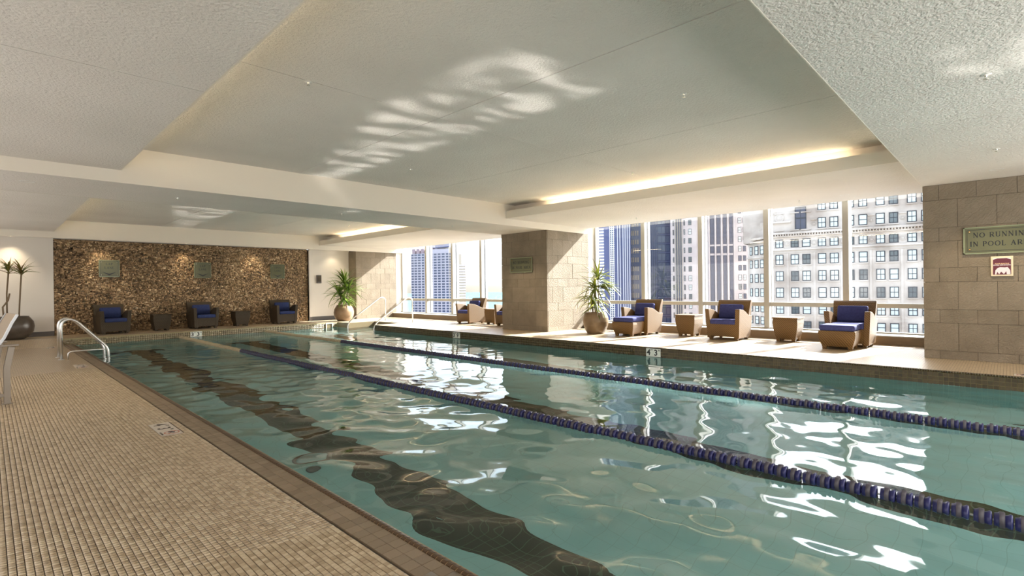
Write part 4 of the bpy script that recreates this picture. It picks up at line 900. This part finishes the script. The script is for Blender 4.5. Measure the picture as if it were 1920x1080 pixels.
f = Face(R, (223.67, 142.9), 150); f.slab('wall', m_band, [(-3.5, .1, -44, 110, -3, 0)]); f.slab('window_grid', m_wblue, [(u, u + .62, v, v + .8, 0, .1) for u in (-3.15, -2.2, -1.25, -.4) for v in np.arange(-30, 70, 1.09).tolist()])['kind'] = 'stuff'
f.slab('glass_wall', m_ind, [(-6.4, -3.5, -44, 110, -3, -.3)])
R = thing('white_banded_tower', 'white tower with horizontal balcony bands beside the middle pillar', 'building')
f = Face(R, (269.71, 181.62), 150); f.slab('wall', m_ind, [(-6, .1, -44, 120, -4, 0)]); f.slab('balcony_bands', m_band, [(-5, .1, v, v + 1.1, 0, .5) for v in np.arange(-40, 90, 1.9).tolist()])['kind'] = 'stuff'
# far hotel-like tower in the second bay
R = thing('lilac_tower', 'high-rise tinted lilac grey for shade, with square window grid and sunlit white side by the lake', 'building')
f = Face(R, (252.56, 314.06), 160)
f.slab('wall', m_lilac, [(-35.5, -16.6, -44, 28.8, -25, 0), (-16.6, .1, -44, 31.9, -25, 0), (-20, -2, 31.9, 36, -20, -4)])
f.slab('crown_panels', m_plum, [(-35 + k * 4.2, -35 + k * 4.2 + 3.0, 28.8, 33, -20, -1) for k in range(5)])
f.slab('upper_block', m_ind, [(-13, .0, 33, 37.5, -18, -1)])
gv = np.arange(-20, 27.4, 2.14).tolist()
f.slab('window_grid', m_wblue, [(a, b_, v, v + 1.3, 0, .15) for a, b_ in ((-35, -32.9), (-32.1, -29.7), (-28.7, -26.1), (-25, -22.9), (-22, -19.6), (-16.5, -14.7), (-13.7, -11.1), (-10, -7.5), (-6.3, -3.7), (-2.4, -.3)) for v in gv])['kind'] = 'stuff'
g3 = Face(R, (252.56, 314.06), 100)
g3.slab('sunlit_wall', m_sunlit, [(0, 4.5, -44, 33, -20, 0), (4.5, 11.5, -44, 28, -20, 0), (11.5, 15.2, -44, 20, -20, 0)])
g3.slab('side_windows', m_wblue, [(a, b_, v, v + 1.2, 0, .15) for a, b_ in ((.5, 1.6), (2.0, 3.1)) for v in gv] )['kind'] = 'stuff'
g3.slab('side_bands', m_lilac, [(4.6, 15, v, v + .9, 0, .1) for v in gv if v < 19])['kind'] = 'stuff'
R = thing('navy_slab_tower', 'thin dark navy slab tower edge beside the sunlit white facade', 'building')
f = Face(R, (315, 372), 120); f.slab('wall', m_navy, [(0, 3.2, -44, 24, -12, 0)]); f.slab('plant_room', m_navy, [(-2.5, 1.2, 24, 28, -10, -1)])
MB().box(-200, 1200, -900, 900, -45, -44).build('city_ground', m_ground, kind='structure')
MB().box(-3000, 3200, 620, 3600, -43.9, -43.6).box(700, 3200, -3000, 620, -43.9, -43.6).build('lake', m_lake, kind='structure')
MB().prism([(0, 0), (30, 0), (24, 4), (0, 4)], 0, 9, lambda p, q, a: (590 + p, 640 + a, -43.5 + q)).build('lake_barge', m_band, label='small pale boat on the lake below the horizon', cat='boat')


t = thing('slot_drain', 'narrow dark slot drain in the deck in front of the two stem plant', 'drain', (1.0, 17.9, ZD))
t.location = (.95, 18.12, 0); MB().box(-.30, .30, -.022, .022, -.004, .004).build('grate', m_drain2, t)
